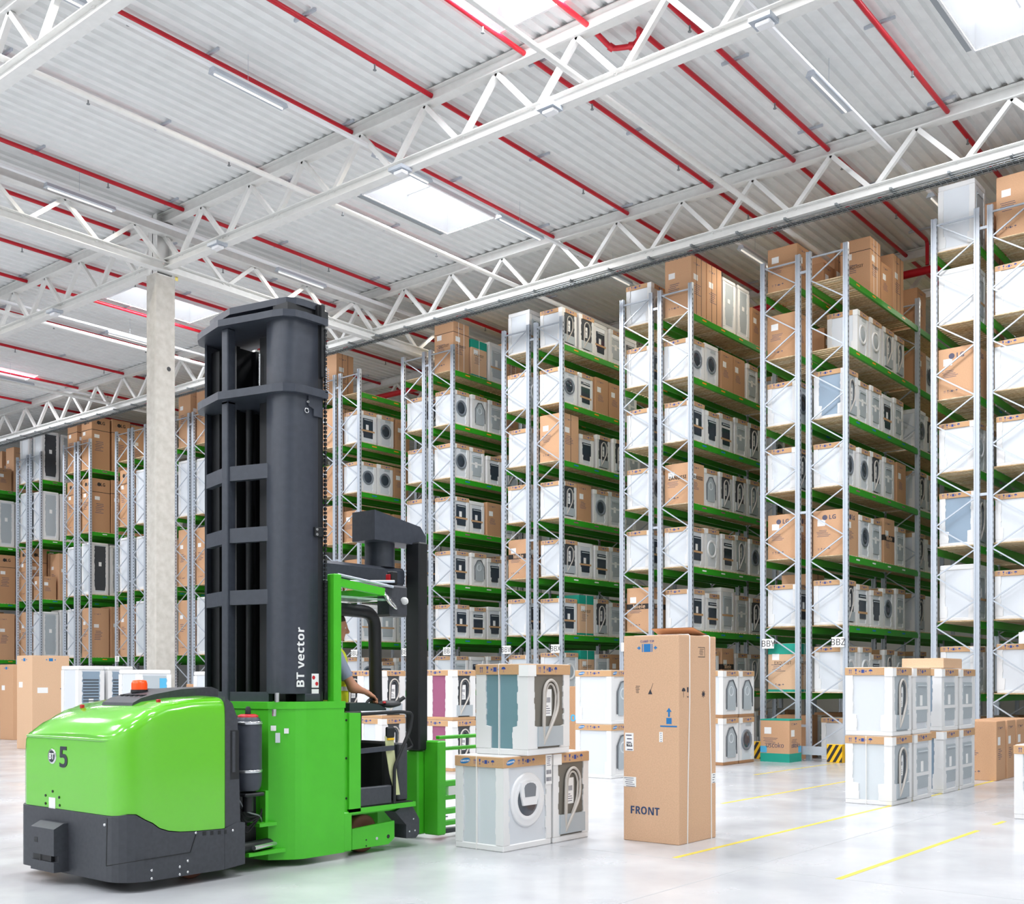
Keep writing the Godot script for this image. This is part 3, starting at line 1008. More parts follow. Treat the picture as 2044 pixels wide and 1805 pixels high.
var protos := {}
var words := {}
func stock():
	var A = func(k, desc, cat, node):
		protos[k] = node
		words[k] = [desc, cat]
	A.call("w", "white washer with dark round door", "washing machine", appliance("washing_machine", "door_dark", "panel_white"))
	A.call("v", "white washer with pale round door", "washing machine", appliance("washing_machine", "door_pale", "panel_white", 0.66, 0.92, 0.64))
	A.call("W", "capless foam packed washer with dark door", "washing machine", appliance("washing_machine", "door_dark", "panel_white", 0.64, 0.93, 0.63, {"cap": false}))
	A.call("b", "washer showing dark back and hoses", "washing machine", appliance("washing_machine", "hose", "panel_white", 0.66, 0.9, 0.62))
	A.call("B", "grey sided washer showing hoses", "washing machine", appliance("washing_machine", "hose", "panel_grey", 0.66, 0.92, 0.62, {"low": 0.08}))
	A.call("d", "white oven with dark glass door", "oven", appliance("oven", "panel_dark", "panel_white", 0.66, 0.9, 0.62))
	A.call("D", "foam lidded oven with dark door", "oven", appliance("oven", "panel_dark", "panel_white", 0.64, 0.88, 0.6, {"cap": false, "front": "panel_grey"}))
	A.call("q", "white oven with two foam bars", "oven", appliance("oven", "panel_dark", "panel_white", 0.66, 0.86, 0.62, {"bars": [0.3, 0.62], "tag": false}))
	A.call("y", "low white oven with dark window", "oven", appliance("oven", "panel_dark", "panel_grey", 0.64, 0.8, 0.6, {"bars": [], "tag": false, "foam": 0.13}))
	A.call("x", "grey dishwasher showing pale hoses", "dishwasher", appliance("dishwasher", "hose_grey", "panel_grey", 0.64, 0.9, 0.6, {"foam": 0.08}))
	A.call("g", "hazy grey wrapped dishwasher", "dishwasher", appliance("dishwasher", "panel_grey", "panel_grey", 0.64, 0.9, 0.6, {"bars": [0.5]}))
	A.call("s", "foam packed dryer with blue grey side", "dryer", appliance("dryer", "hose_grey", "panel_blue", 0.68, 1.0, 0.62, {"low": 0.06, "foam": 0.11}))
	A.call("a", "pale dryer with arched rear hatch", "dryer", appliance("dryer", "arch", "panel_white", 0.66, 0.9, 0.62))
	A.call("p", "plain white foam packed freezer", "freezer", appliance("freezer", "panel_grey", "panel_white", 0.68, 1.06, 0.66, {"cap": false}))
	A.call("P", "high white foam packed freezer", "freezer", appliance("freezer", "panel_grey", "panel_white", 0.68, 1.25, 0.66, {"cap": false}))
	A.call("c", "brown carton with round logo", "carton", carton("carton", 0.68, 0.95, 0.66, "carton0", {"disc": 0.055, "word": ["LG", 0.09, 0.8, "ink", 700]}))
	A.call("e", "plain brown carton with labels", "carton", carton("carton", 0.66, 0.9, 0.58, "carton1"))
	A.call("k", "brown carton with black lettered band", "carton", carton("carton", 0.66, 0.98, 0.6, "carton0", {"band": [0.5, 0.62, "band_black"], "word": ["Miele", 0.09, 0.56, "carton2", 700]}))
	A.call("z", "brown carton with bold black lettering", "carton", carton("carton", 0.66, 0.92, 0.58, "carton0", {"word": ["ZANUSSI", 0.08, 0.6, "band_black", 700]}))
	A.call("C", "tall brown carton with black tape", "carton", carton("carton", 0.68, 1.3, 0.66, "carton0", {"strips": 2, "strap": "band_black"}))
	A.call("E", "tall strapped carton with dark lid line", "carton", carton("carton", 0.66, 1.26, 0.62, "carton0", {"strips": 2, "band": [0.98, 0.993, "band_black"], "word": ["EXQUISIT", 0.06, 0.66, "band_black", 400]}))
	A.call("t", "brown carton with teal lettered bands", "carton", carton("carton", 0.66, 1.0, 0.62, "carton2", {"band": [0.78, 1.0, "band_teal"], "band2": [0.0, 0.05, "band_teal"], "word": ["EXQUISIT", 0.065, 0.6, "band_black", 400], "strips": 1}))
	A.call("f", "tall white foam packed fridge", "refrigerator", fridge("refrigerator", 0.68, 1.24, 0.6, "back_grey", "panel_white"))
	A.call("G", "tall white fridge with dark back", "refrigerator", fridge("refrigerator", 0.7, 1.9, 0.66, "back_dark", "panel_grey"))
	A.call("H", "tall white fridge with grey side", "refrigerator", fridge("refrigerator", 0.7, 1.85, 0.66, "back_grey", "panel_white"))
	A.call("L", "tall brown fridge carton with round logo", "carton", carton("carton", 0.68, 1.95, 0.72, "carton1", {"band": [1.45, 1.47, "band_black"], "disc": 0.07, "word": ["LG", 0.12, 1.75, "band_black", 700]}))
	A.call("R", "tall plain brown fridge carton", "carton", carton("carton", 0.68, 1.85, 0.7, "carton0"))
	A.call("h", "high brown carton with black tape", "carton", carton("carton", 0.68, 1.14, 0.66, "carton0", {"strips": 1, "strap": "band_black"}))
	A.call("T", "low brown carton with teal top", "carton", carton("carton", 0.6, 0.75, 0.6, "carton1", {"band": [0.6, 0.75, "band_teal"]}))

const ORD := ["first", "second", "third", "fourth", "fifth", "sixth", "seventh", "eighth", "ninth", "tenth", "eleventh", "twelfth"]
func instance(k, at, turn, label, group, sc = Vector3.ONE):
	var o = protos[k].duplicate()
	o.name = numbered(protos[k].name)
	add_child(o)
	o.position = at
	o.rotation.y = turn
	o.scale = sc
	tag(o, label, words[k][1], group)
	return o
func shelf(x, which, y, level_name, codes, z_start = -0.1):
	var z = RZ + z_start
	var i = 0
	for kk in codes:
		var k = kk
		if i > 0:
			if k == "d": k = "dqyD"[rng.randi() % 4]
			elif k == "g": k = "ggx"[rng.randi() % 3]
			elif k == "w": k = "wwW"[rng.randi() % 3]
			elif k == "b": k = "bbB"[rng.randi() % 3]
		if k == ".":
			z -= 0.66
			continue
		if k == " ":
			z -= 0.25
			continue
		var d = {"c": 0.66, "h": 0.66, "C": 0.66, "E": 0.62, "L": 0.72, "R": 0.7, "G": 0.66, "H": 0.66, "p": 0.66, "P": 0.66, "v": 0.64, "e": 0.58, "z": 0.58}.get(k, 0.62)
		# step over the next upright frame
		var m = fposmod(RZ - z, BAY)
		if m + d > BAY - 0.02: z -= BAY - m + 0.14
		elif m < 0.1: z -= 0.1
		var s = rng.randf_range(0.96, 1.0)
		instance(k, Vector3(x + RW / 2 + rng.randf_range(-0.015, 0.02), y + 0.0005, z - d / 2), rng.randf_range(-0.025, 0.025), "%s, %s in, %s, %s" % [words[k][0], ORD[i], level_name, which], "stock on the rack shelves", Vector3(s, rng.randf_range(0.95, 1.0), s))
		z -= d + rng.randf_range(0.03, 0.09)
		i += 1

# ---------------------------------------------------------------- rows of racks and their stock
func rnd(pool, n):
	var s = ""
	for i in n: s += pool[rng.randi() % pool.length()]
	return s
func rows():
	var LN = ["lowest shelf", "second shelf", "third shelf", "fourth shelf", "fifth shelf", "sixth shelf", "top shelf"]
	var LT = ["lowest shelf", "second shelf", "third shelf", "top shelf"]
	# k: row number counted from the right; codes run from the rack end inward, lowest shelf first, the floor before it
	var plan = {
		0: [["rack next past BBZ", "", ["gdegee", "gg", "pg", "sgg", "vBg", "ceg", "p.eg", "PzC"]], ["rack two past BBZ", "B", ["ddeegb", "dbg", "vgw", "dgg", "vgB", "vgg", "vgw", "hCC"]]],
		1: [["rack BBY", "BBY", ["eg.eegew", "t.g", "dhe", "ceg", "bgg", "wgb", "e.ee", "e.eC"]], ["rack BBZ", "BBZ", ["d.ggbeegk", "vvdgvb", "bddwgb", "cwgkgbd", "wwBgebg", "sggdgwb", ".vvggew", "..EeCe"]]],
		2: [["rack two before BBY", "B", ["egeew", "gd", "kgd", "dbw", "wwg", "ddg", "dgb", "v.gd"]], ["rack just before BBY", "", ["cegegwe", "ggkgg", "ddpgb", "dvdgw", "zabbgd", "dddgbw", "wweega", "CCffew"]]],
		3: [["rack BBW", "BBW", ["vegeg", "gpd", "dgb", "kgd", "vge", "vgw", "vgb", "pvd"]], ["rack BBX", "BBX", ["degeg", "vtge", "dtbge", "bddgw", "bewgg", "hdbBg", "wdeeg", "bbDgd"]]],
		4: [["rack BBV", "BBV", ["e", "gde", "vgd", "dge", "vdw", "vgd", "bTg", ""]], ["rack just before BBW", "BB", ["d", "gDde", "dddg", "dadg", "dDeg", "wgdg", "wage", "EtpE"]]],
		5: [["rack two before BBV", "", ["", "eg", "ee", "zee", "hee", "ee", "he", "C"]], ["rack just before BBV", "BBU", ["", "wdg", "ppg", "ede", "eee", "wwe", "dwe", ""]]],
	}
	for k in plan:
		for s in 2:
			var x = -6.87 - PITCH * k + (1.0 * s) + 0.0
			var p = plan[k][s]
			rack(x, p[0], false, 3 if k < 2 else 2, k <= 3, p[1], -1 if s == 0 else 1)
			for l in p[2].size():
				shelf(x, p[0], 0.0 if l == 0 else LEVELS[l - 1] + 0.0, "on the floor" if l == 0 else LN[l - 1], p[2][l], -0.5 if l == 0 else -0.12)
			if s == 1: spacers(x, ["row past BBZ", "row BBY BBZ", "row before BBY", "row BBW BBX", "row BBV", "row before BBV"][k])
	var left = {
		7: [["rack right behind the column", ["e", "RR", "RG", "HR", "R"]], ["rack just right of column", ["R", "HR", "RRL", "HG", "RL"]]],
		8: [["second rack left of column", ["e", "RL", "HR", "LR", ""]], ["first rack left of column", ["R", "GH", "HR", "HG", ""]]],
		9: [["fourth rack left of column", ["R", "HH", "HG", "LR", "L"]], ["third rack left of column", ["e", "RR", "GHG", "LLR", "LLR"]]],
		10: [["sixth rack left of column", ["R", "RG", "LR", "GH", "HH"]], ["fifth rack left of column", ["R", "HGH", "eRR", "HHG", "GHe"]]],
		11: [["eighth rack left of column", ["", "LR", "RL", "HL", "eR"]], ["seventh rack left of column", ["R", "RRH", "LRR", "HHR", "eRe"]]],
	}
	for k in left:
		for s in 2:
			var x = -6.87 - PITCH * k + (1.0 * s)
			var p = left[k][s]
			rack(x, p[0], true, 2, false, "B" if k == 8 and s == 0 else "", -1)
			for l in p[1].size():
				shelf(x, p[0], 0.0 if l == 0 else LEVELS_TALL[l - 1], "floor" if l == 0 else LT[l - 1], p[1][l], -0.5 if l == 0 else -0.12)
			if s == 1: spacers(x, ["row at the column", "first row left of column", "second row left of column", "third row left of column", "fourth row left of column"][k - 7])
func spacers(x, which):
	var lv = {0.7: "low", 5.0: "middle", 9.85: "high"}
	for y in lv:
		ORG = Vector3(x - 0.115, y, RZ - 0.03)
		var st = S()
		bx(st, Vector3(x - 0.19, y - 0.025, RZ - 0.05), Vector3(x - 0.05, y + 0.025, RZ - 0.02))
		single("row_spacer", st, M.galv, "%s galvanised spacer joining the two halves of %s" % [lv[y], which], "spacer", "row spacers between racks")

# ---------------------------------------------------------------- goods standing on the floor
func own(node, at, turn, label, category, group = ""):
	node.name = numbered(node.name)
	add_child(node)
	node.position = at
	node.rotation.y = turn
	return tag(node, label, category, group)
func floor_goods():
	# the three foam packed machines beside the truck
	var A = appliance("washing_machine", "addwash", "panel_grey", 0.6, 0.89, 0.74, {"foam": 0.095, "low": 0.0, "strap": true})
	brand(A, 0.6, 0.89, 0.74)
	own(A, Vector3(-6.84, 0, -8.29), 0.0, "foam packed front loader with round door window, on the floor beside truck", "washing machine")
	var B = appliance("washing_machine", "hose_taupe", "panel_white", 0.6, 0.89, 0.6, {"foam": 0.1, "low": 0.03})
	own(B, Vector3(-6.83, 0, -8.98), 0.0, "foam packed machine showing looped hoses, standing behind the front loader", "washing machine")
	var C = appliance("washing_machine", "hose_taupe", "panel_teal", 0.62, 0.875, 0.72, {"foam": 0.12, "low": 0.06, "strap": true})
	own(C, Vector3(-6.78, 0.892, -8.52), 0.05, "teal sided machine with looped hoses stacked on top of two others", "washing machine")
	# the tall carton marked FRONT
	var t = carton("carton", 0.64, 2.05, 0.74, "carton_front", {"marks": false, "label": false})
	front_carton(t, 0.64, 2.05, 0.74)
	own(t, Vector3(-5.82, 0, -9.71), 0.0, "tall brown strapped carton printed FRONT standing alone on the floor", "carton")
	# stacks by the yellow line
	var P = appliance("dishwasher", "hose_grey", "panel_white", 0.62, 0.89, 0.7, {"foam": 0.1, "low": 0.05})
	var Q = appliance("dishwasher", "hose_grey", "panel_grey", 0.62, 0.89, 0.7, {"foam": 0.1, "low": 0.08, "strap": true})
	var R = appliance("dishwasher", "panel_grey", "panel_blue", 0.62, 0.89, 0.7, {"foam": 0.13, "low": 0.02})
	var lab = ["white sided machine on top of the first stack by the yellow line", "grey sided machine at the bottom of the first stack by the line"]
	var n = 0
	for z in [-14.36, -15.14, -16.34, -17.1]:
		for l in 2:
			var node = (P if n == 0 and l == 1 else Q if n == 0 else R).duplicate()
			own(node, Vector3(-5.43 + rng.randf_range(-0.01, 0.01), l * 0.892, z), rng.randf_range(-0.015, 0.015), ["%s sided foam packed machine, %s of %s stack along yellow line" % [["grey", "white"][l] if n == 0 else "blue", ["bottom", "top"][l], ORD[n]]][0], "dishwasher", "machine stacks along the yellow line")
		n += 1
	for i in 4:
		var c = carton("carton", 0.6, 0.95, 0.52, "carton0", {"strap": "band_black"})
		own(c, Vector3(-5.4, 0, -18.8 - i * 0.6), rng.randf_range(-0.03, 0.03), "narrow brown carton, %s in the row behind the stacks" % ORD[i], "carton", "narrow cartons in a row")
	var pk = carton("carton", 0.6, 0.14, 0.9, "carton2", {"label": false, "marks": false})
	own(pk, Vector3(-5.5, 1.79, -16.7), 0.02, "flat brown carton lying on top of the blue sided stack", "carton")
	var ed = appliance("freezer", "panel_grey", "panel_white", 0.62, 0.86, 0.62, {})
	own(ed, Vector3(-3.24, 0, -13.93), 0.0, "white foam packed freezer standing alone beyond the second yellow line", "freezer")
	# pairs stacked in front of the racks
	for l in 2:
		var a = appliance("dryer", "arch", "panel_white", 0.72, 0.89, 0.68, {"foam": 0.09})
		brand(a, 0.72, 0.89, 0.68)
		own(a, Vector3(-10.46, l * 0.892, -15.34), 0.0, "white dryer with arched rear hatch, %s of pair behind the FRONT carton" % ["bottom", "top"][l], "dryer", "paired white dryers")
	n = 0
	for z in [-19.0, -19.66]:
		for l in 2:
			var a = appliance("dryer", "door_dark" if n == 1 and l == 0 else "arch", "panel_white", 0.66, 0.9, 0.62, {"foam": 0.08, "base": "carton3"})
			own(a, Vector3(-10.38, l * 0.902, z), 0.0, "white %s on brown tray, %s of the %s pair before rack BBY" % ["washer with grey door" if n == 1 and l == 0 else "dryer", ["bottom", "top"][l], ["near", "far"][n]], "dryer", "paired white dryers")
		n += 1
	# pink sided machines beyond the cab
	n = 0
	for x in [-13.42, -15.2, -16.3]:
		for l in 2:
			var a = appliance("washing_machine", "hose", "panel_pink" if n == 0 else "panel_white", 0.66, 0.9, 0.62, {"foam": 0.17, "low": 0.0, "base": "cap_brown"})
			own(a, Vector3(x, l * 0.902, -14.75), 0.0, "%s sided machine showing hoses, %s of the %s stack beyond the cab" % ["pink" if n == 0 else "white", ["bottom", "top"][l], ORD[n]], "washing machine", "stacks beyond the truck cab")
		n += 1
	var bk = carton("carton", 0.6, 1.5, 0.5, "carton1", {"word": ["beko", 0.16, 0.95, "tape_blue", 700]})
	own(bk, Vector3(-11.9, 0, -16.4), 0.0, "brown carton with blue lettering behind the teal sided machine", "carton")
	# carton with teal bottom in front of the rack end
	var us = carton("carton", 0.62, 0.84, 0.55, "carton0", {"band": [0.0, 0.17, "band_teal"], "band2": [0.82, 0.845, "band_teal"], "word": ["uscoko", 0.09, 0.33, "ink", 400]})
	var st = S()
	bx(st, Vector3(-0.31, 0.18, 0.275), Vector3(-0.17, 0.31, 0.278))
	bx(st, Vector3(0.31, 0.18, -0.26), Vector3(0.313, 0.31, -0.13))
	part("tape_patch", st, M.tape_blue, us, "light blue tape patch")
	own(us, Vector3(-9.72, 0, -20.48), 0.0, "brown carton with teal bottom band before racks BBY and BBZ", "carton")
	# striped corner guards at the rack ends
	for g in [[-8.72, "at the foot of rack BBZ"], [-10.42, "at the foot of rack BBY"], [-6.95, "at the rack foot behind the stacks"]]:
		var gd = thing("rack_guard", "yellow and black striped steel guard " + g[1], "guard", Vector3(g[0], 0, -20.75), "striped rack guards")
		st = S()
		cb(st, Vector3(g[0] - 0.16, 0, -20.79), Vector3(g[0] + 0.16, 0.36, -20.75), 0.008)
		bx(st, Vector3(g[0] + 0.13, 0, -20.88), Vector3(g[0] + 0.16, 0.36, -20.79))
		part("plate", st, M.stripe_yellow, gd)
		for i in 4:
			st = S()
			var x0 = g[0] - 0.3 + i * 0.13
			var pl = PackedVector2Array([Vector2(x0, 0.01), Vector2(x0 + 0.065, 0.01), Vector2(x0 + 0.265, 0.35), Vector2(x0 + 0.2, 0.35)])
			var cl = Geometry2D.intersect_polygons(pl, PackedVector2Array([Vector2(g[0] - 0.155, 0.005), Vector2(g[0] + 0.155, 0.005), Vector2(g[0] + 0.155, 0.355), Vector2(g[0] - 0.155, 0.355)]))
			for c in cl:
				prism(st, c, 2, -20.75, -20.749)
			if cl: part("stripe", st, M.band_black, gd)
	for g in [[-10.3, -8.75]]:
		ORG = Vector3(g[0], 0.3, -20.8)
		st = S()
		bx(st, Vector3(g[0] + 0.1, 0.13, -20.83), Vector3(g[1] - 0.15, 0.3, -20.79))
		single("guard_rail", st, M.galv, "grey steel guard rail between the striped guards", "guard")
	# left side: fridges and cartons standing on the open floor
	var L1 = carton("carton", 0.72, 2.2, 0.92, "carton2", {"marks": false, "ink": "ink_blue"})
	clamp_marks(L1, 0.72, 2.2, 0.92)
	own(L1, Vector3(-25.26, 0, -13.35), 0.0, "very tall pale brown carton standing left behind the truck hood", "carton")
	var L2 = carton("carton", 0.72, 2.05, 0.9, "carton0", {"marks": false})
	clamp_marks(L2, 0.72, 2.05, 0.9)
	own(L2, Vector3(-29.7, 0, -15.1), 0.0, "tall brown carton cut by the photo's left edge behind pale one", "carton")
	var L3 = carton("carton", 0.72, 2.0, 0.9, "carton1", {})
	own(L3, Vector3(-29.8, 0, -16.6), 0.0, "tall dark brown carton between the two tall cartons", "carton")
	var fa = fridge("refrigerator", 0.7, 1.93, 0.62, "panel_blue", "panel_white")
	own(fa, Vector3(-22.6, 0, -12.85), 0.0, "white foam fridge with full grey grille behind truck hood", "refrigerator", "fridges behind the truck hood")
	var fb = fa.duplicate()
	own(fb, Vector3(-22.6, 0, -13.56), 0.0, "white foam fridge with half hidden grille behind truck hood", "refrigerator", "fridges behind the truck hood")
	var fc = fridge("refrigerator", 0.72, 1.83, 0.76, "back_grey", "panel_white")
	st = S()
	bx(st, Vector3(0.343, 0.9, -0.3), Vector3(0.348, 1.45, 0.28))
	part("film_panel", st, M.back_dark, fc)
	st = S()
	bx(st, Vector3(0.343, 1.45, -0.28), Vector3(0.349, 1.66, -0.12))
	part("tape_patch", st, M.tape_blue, fc, "blue tape patch")
	own(fc, Vector3(-20.2, 0, -12.86), 0.0, "wide white fridge with dark back standing before the concrete column", "refrigerator", "fridges behind the truck hood")
	var ob = carton("carton", 0.7, 1.52, 1.0, "carton0", {"marks": false, "label": false})
	own(ob, Vector3(-24.3, 0, -17.4), 0.0, "brown carton standing right behind the concrete column", "carton")
	var wf = fridge("refrigerator", 0.6, 1.8, 0.3, "panel_white", "panel_white")
	own(wf, Vector3(-19.5, 0, -13.9), 0.0, "narrow white packed fridge between column and mast", "refrigerator")
func brand(t, w, h, d):   # oval logo and marks on the cap, a tall label on the corner
	ORG = Vector3.ZERO
	var cap = t.get_node("cardboard_cap")
	cap.get_node("printed_marks").free()
	var st = S()
	ellipse(st, Vector3(-w / 2 + 0.13, h - 0.052, d / 2 + 0.007), Vector3(0.065, 0.012, 0), Vector3(0, 0.026, 0))
	ellipse(st, Vector3(w / 2 + 0.007, h - 0.052, d / 2 - 0.1), Vector3(0, 0.012, -0.065), Vector3(0, 0.026, 0))
	part("oval_logo", st, M.blue_mark, cap, "blue oval logo")
	var a = text("SAMSUNG", 0.017, M.decal_white, cap, Vector3(-w / 2 + 0.13, h - 0.052, d / 2 + 0.0075), Basis(Vector3(0, 0, 1), 0.1), 700, 0.0008)
	a = text("SAMSUNG", 0.017, M.decal_white, cap, Vector3(w / 2 + 0.0075, h - 0.052, d / 2 - 0.1), facing_x() * Basis(Vector3(0, 0, 1), 0.1), 700, 0.0008)
	st = S()
	icons(st, Vector3(-w / 2 + 0.23, h - 0.078, d / 2 + 0.007), Vector3.RIGHT, 0.05)
	icons(st, Vector3(w / 2 + 0.007, h - 0.078, d / 2 - 0.2), Vector3(0, 0, -1), 0.05)
	part("printed_marks", st, M.ink_blue, cap)
	cap.get_node("corner_label").free()
	st = S()
	bx(st, Vector3(w / 2 + 0.0065, h - 0.3, -d / 2 + 0.0), Vector3(w / 2 + 0.008, h - 0.01, -d / 2 + 0.1))
	var lb = part("paper_label", st, M.paper, t, "tall white label with barcodes")
	st = S()
	barcode(st, Vector3(w / 2 + 0.0085, h - 0.2, -d / 2 + 0.09), Vector3(0, 0, -0.08), Vector3(0, 0.04, 0), 8)
	barcode(st, Vector3(w / 2 + 0.0085, h - 0.27, -d / 2 + 0.09), Vector3(0, 0, -0.08), Vector3(0, 0.04, 0), 9)
	scribble(st, Vector3(w / 2 + 0.0085, h - 0.12, -d / 2 + 0.09), Vector3(0, 0, -0.08), Vector3(0, 0.1, 0), 5, 3)
	part("print", st, M.ink, lb)
func clamp_marks(t, w, h, d):
	ORG = Vector3.ZERO
	var st = S()
	for o in [[Vector3(0, h - 0.13, d / 2 + 0.002), Vector3.RIGHT], [Vector3(w / 2 + 0.002, h - 0.13, 0), Vector3(0, 0, -1)]]:
		quad(st, o[0] - o[1] * 0.05, o[0] + o[1] * 0.05, o[0] + o[1] * 0.05 + Vector3(0, 0.07, 0), o[0] - o[1] * 0.05 + Vector3(0, 0.07, 0))
		for e in [-1, 1]: tri(st, o[0] + o[1] * 0.08 * e + Vector3(0, 0.035, 0), o[0] + o[1] * 0.12 * e + Vector3(0, 0.055, 0), o[0] + o[1] * 0.12 * e + Vector3(0, 0.015, 0))
	part("clamp_mark", st, M.blue_mark, t, "blue clamp mark")
	st = S()
	var x = w / 2 + 0.002
	quad(st, Vector3(x, h * 0.64, -d * 0.42), Vector3(x, h * 0.64, -d * 0.25), Vector3(x, h * 0.65, -d * 0.25), Vector3(x, h * 0.65, -d * 0.42))
	tri(st, Vector3(x, h * 0.65, -d * 0.38), Vector3(x, h * 0.65, -d * 0.29), Vector3(x, h * 0.69, -d * 0.335))
	part("printed_marks", st, M.ink, t)
func front_carton(t, w, h, d):
	ORG = Vector3.ZERO
	var z = d / 2 + 0.0015
	var x = w / 2 + 0.0015
	text("FRONT", 0.076, M.navy, t, Vector3(-0.07, 0.31, d / 2 + 0.001), Basis(), 700)
	text("CLAMP TOP", 0.022, M.ink_blue, t, Vector3(-0.04, h - 0.055, d / 2 + 0.001), Basis())
	var st = S()
	var c = Vector3(-0.04, h - 0.16, z)
	quad(st, c + Vector3(-0.04, 0, 0), c + Vector3(0.04, 0, 0), c + Vector3(0.04, 0.08, 0), c + Vector3(-0.04, 0.08, 0))
	for e in [-1, 1]:
		quad(st, c + Vector3(0.05 * e, 0, 0), c + Vector3(0.06 * e, 0, 0), c + Vector3(0.06 * e, 0.08, 0), c + Vector3(0.05 * e, 0.08, 0))
		tri(st, c + Vector3(0.075 * e, 0.04, 0), c + Vector3(0.1 * e, 0.062, 0), c + Vector3(0.1 * e, 0.018, 0))
		quad(st, c + Vector3(0.1 * e, 0.033, 0), c + Vector3(0.115 * e, 0.033, 0), c + Vector3(0.115 * e, 0.047, 0), c + Vector3(0.1 * e, 0.047, 0))
	part("clamp_mark", st, M.blue_mark, t, "blue clamp mark with arrows")
	st = S()
	var b = Vector3(0.21, 1.15, z)   # stacking mark: arrow, box and bar
	quad(st, b + Vector3(-0.03, 0.03, 0), b + Vector3(0.03, 0.03, 0), b + Vector3(0.03, 0.09, 0), b + Vector3(-0.03, 0.09, 0))
	tri(st, b + Vector3(-0.03, 0.15, 0), b + Vector3(0.03, 0.15, 0), b + Vector3(0, 0.19, 0))
	quad(st, b + Vector3(-0.01, 0.1, 0), b + Vector3(0.01, 0.1, 0), b + Vector3(0.01, 0.15, 0), b + Vector3(-0.01, 0.15, 0))
	quad(st, b + Vector3(-0.1, 0, 0), b + Vector3(0.09, 0, 0), b + Vector3(0.09, 0.014, 0), b + Vector3(-0.1, 0.014, 0))
	part("stacking_mark", st, M.blue_mark, t, "blue stacking mark")
	st = S()
	scribble(st, Vector3(-0.18, 1.48, z), Vector3(0.06, 0, 0), Vector3(0, 0.08, 0), 5, 4)
	tri(st, Vector3(-0.03, 1.47, z), Vector3(0.02, 1.47, z), Vector3(-0.005, 1.52, z))
	quad(st, Vector3(-0.002, 1.51, z), Vector3(0.002, 1.51, z), Vector3(0.03, 1.58, z), Vector3(0.026, 1.58, z))
	var u = Vector3(x, 1.5, d / 2 - 0.09)   # umbrella on the side
	for i in 6:
		var a0 = PI * i / 6
		var a1 = PI * (i + 1) / 6
		tri(st, u, u + Vector3(0, 0.035 * sin(a0), -0.035 * cos(a0)), u + Vector3(0, 0.035 * sin(a1), -0.035 * cos(a1)))
	quad(st, u + Vector3(0, -0.06, 0.003), u + Vector3(0, -0.06, -0.003), u + Vector3(0, 0, -0.003), u + Vector3(0, 0, 0.003))
	u = Vector3(x, 1.48, d / 2 - 0.17)
	quad(st, u + Vector3(0, 0.06, 0.014), u + Vector3(0, 0.06, -0.014), u + Vector3(0, 0.01, -0.012), u + Vector3(0, 0.01, 0.012))
	quad(st, u + Vector3(0, -0.03, 0.014), u + Vector3(0, -0.03, -0.014), u + Vector3(0, -0.04, -0.014), u + Vector3(0, -0.04, 0.014))
	u = Vector3(x, 1.47, -d / 2 + 0.26)
	for i in 8:
		var dv = Vector3(0, sin(TAU * i / 8), cos(TAU * i / 8))
		var pv = Vector3(0, cos(TAU * i / 8), -sin(TAU * i / 8))
		tri(st, u + dv * 0.022 - pv * 0.007, u + dv * 0.022 + pv * 0.007, u + dv * 0.042)
	quad(st, u + Vector3(0, -0.018, 0.02), u + Vector3(0, -0.018, -0.02), u + Vector3(0, 0.018, -0.02), u + Vector3(0, 0.018, 0.02))
	part("printed_marks", st, M.decal_dark, t)
	st = S()
	var q = Vector3(x, 1.84, -d / 2 + 0.35)
	scribble(st, q + Vector3(0, 0.02, 0), Vector3(0, 0, -0.1), Vector3(0, 0.07, 0), 5, 14)
	for e in [[0.0, 0.006], [0.095, 0.1]]: quad(st, q + Vector3(0, e[0], 0.02), q + Vector3(0, e[0], -0.12), q + Vector3(0, e[1], -0.12), q + Vector3(0, e[1], 0.02))
	quad(st, q + Vector3(0, 0, -0.115), q + Vector3(0, 0, -0.12), q + Vector3(0, 0.1, -0.12), q + Vector3(0, 0.1, -0.115))
	part("printed_panel", st, M.decal_dark, t)
	var labs = [[-0.3, 0.9, -0.2, 1.08, false], [0.1, 1.0, 0.14, 1.1, false], [-0.322, 0.54, -0.17, 0.64, false], [-0.36, 0.56, -0.28, 0.66, true]]
	for l in labs:
		st = S()
		if l[4]: bx(st, Vector3(x - 0.001, l[1], l[0]), Vector3(x + 0.001, l[3], l[2]))
		else: bx(st, Vector3(l[0], l[1], z - 0.001), Vector3(l[2], l[3], z + 0.001))
		var lb = part("paper_label", st, M.paper, t, "white paper label")
		st = S()
		if l[4]: scribble(st, Vector3(x + 0.0015, l[1], l[2] - 0.01), Vector3(0, 0, l[0] - l[2] + 0.02), Vector3(0, l[3] - l[1], 0), 4, 8)
		else: scribble(st, Vector3(l[0] + 0.01, l[1], z + 0.0015), Vector3(l[2] - l[0] - 0.02, 0, 0), Vector3(0, l[3] - l[1], 0), 5, 6)
		part("print", st, M.ink, lb)
	text("KLS", 0.03, M.band_black, t, Vector3(-0.25, 0.96, z + 0.0015), Basis(), 700)
	for zz in [d / 2 - 0.2, -d / 2 + 0.14]:
		st = S()
		tube(st, [Vector3(w / 2 + 0.004, 0.0, zz + 0.04 * sign(zz)), Vector3(w / 2 + 0.005, 0.7, zz + 0.03 * sign(zz)), Vector3(w / 2 + 0.005, 1.4, zz), Vector3(w / 2 + 0.004, 2.05, zz), Vector3(w / 2 - 0.01, 2.06, zz), Vector3(-w / 2, 2.06, zz)], 0.006, 6)
		part("strap", st, M.strap, t)
	st = S()
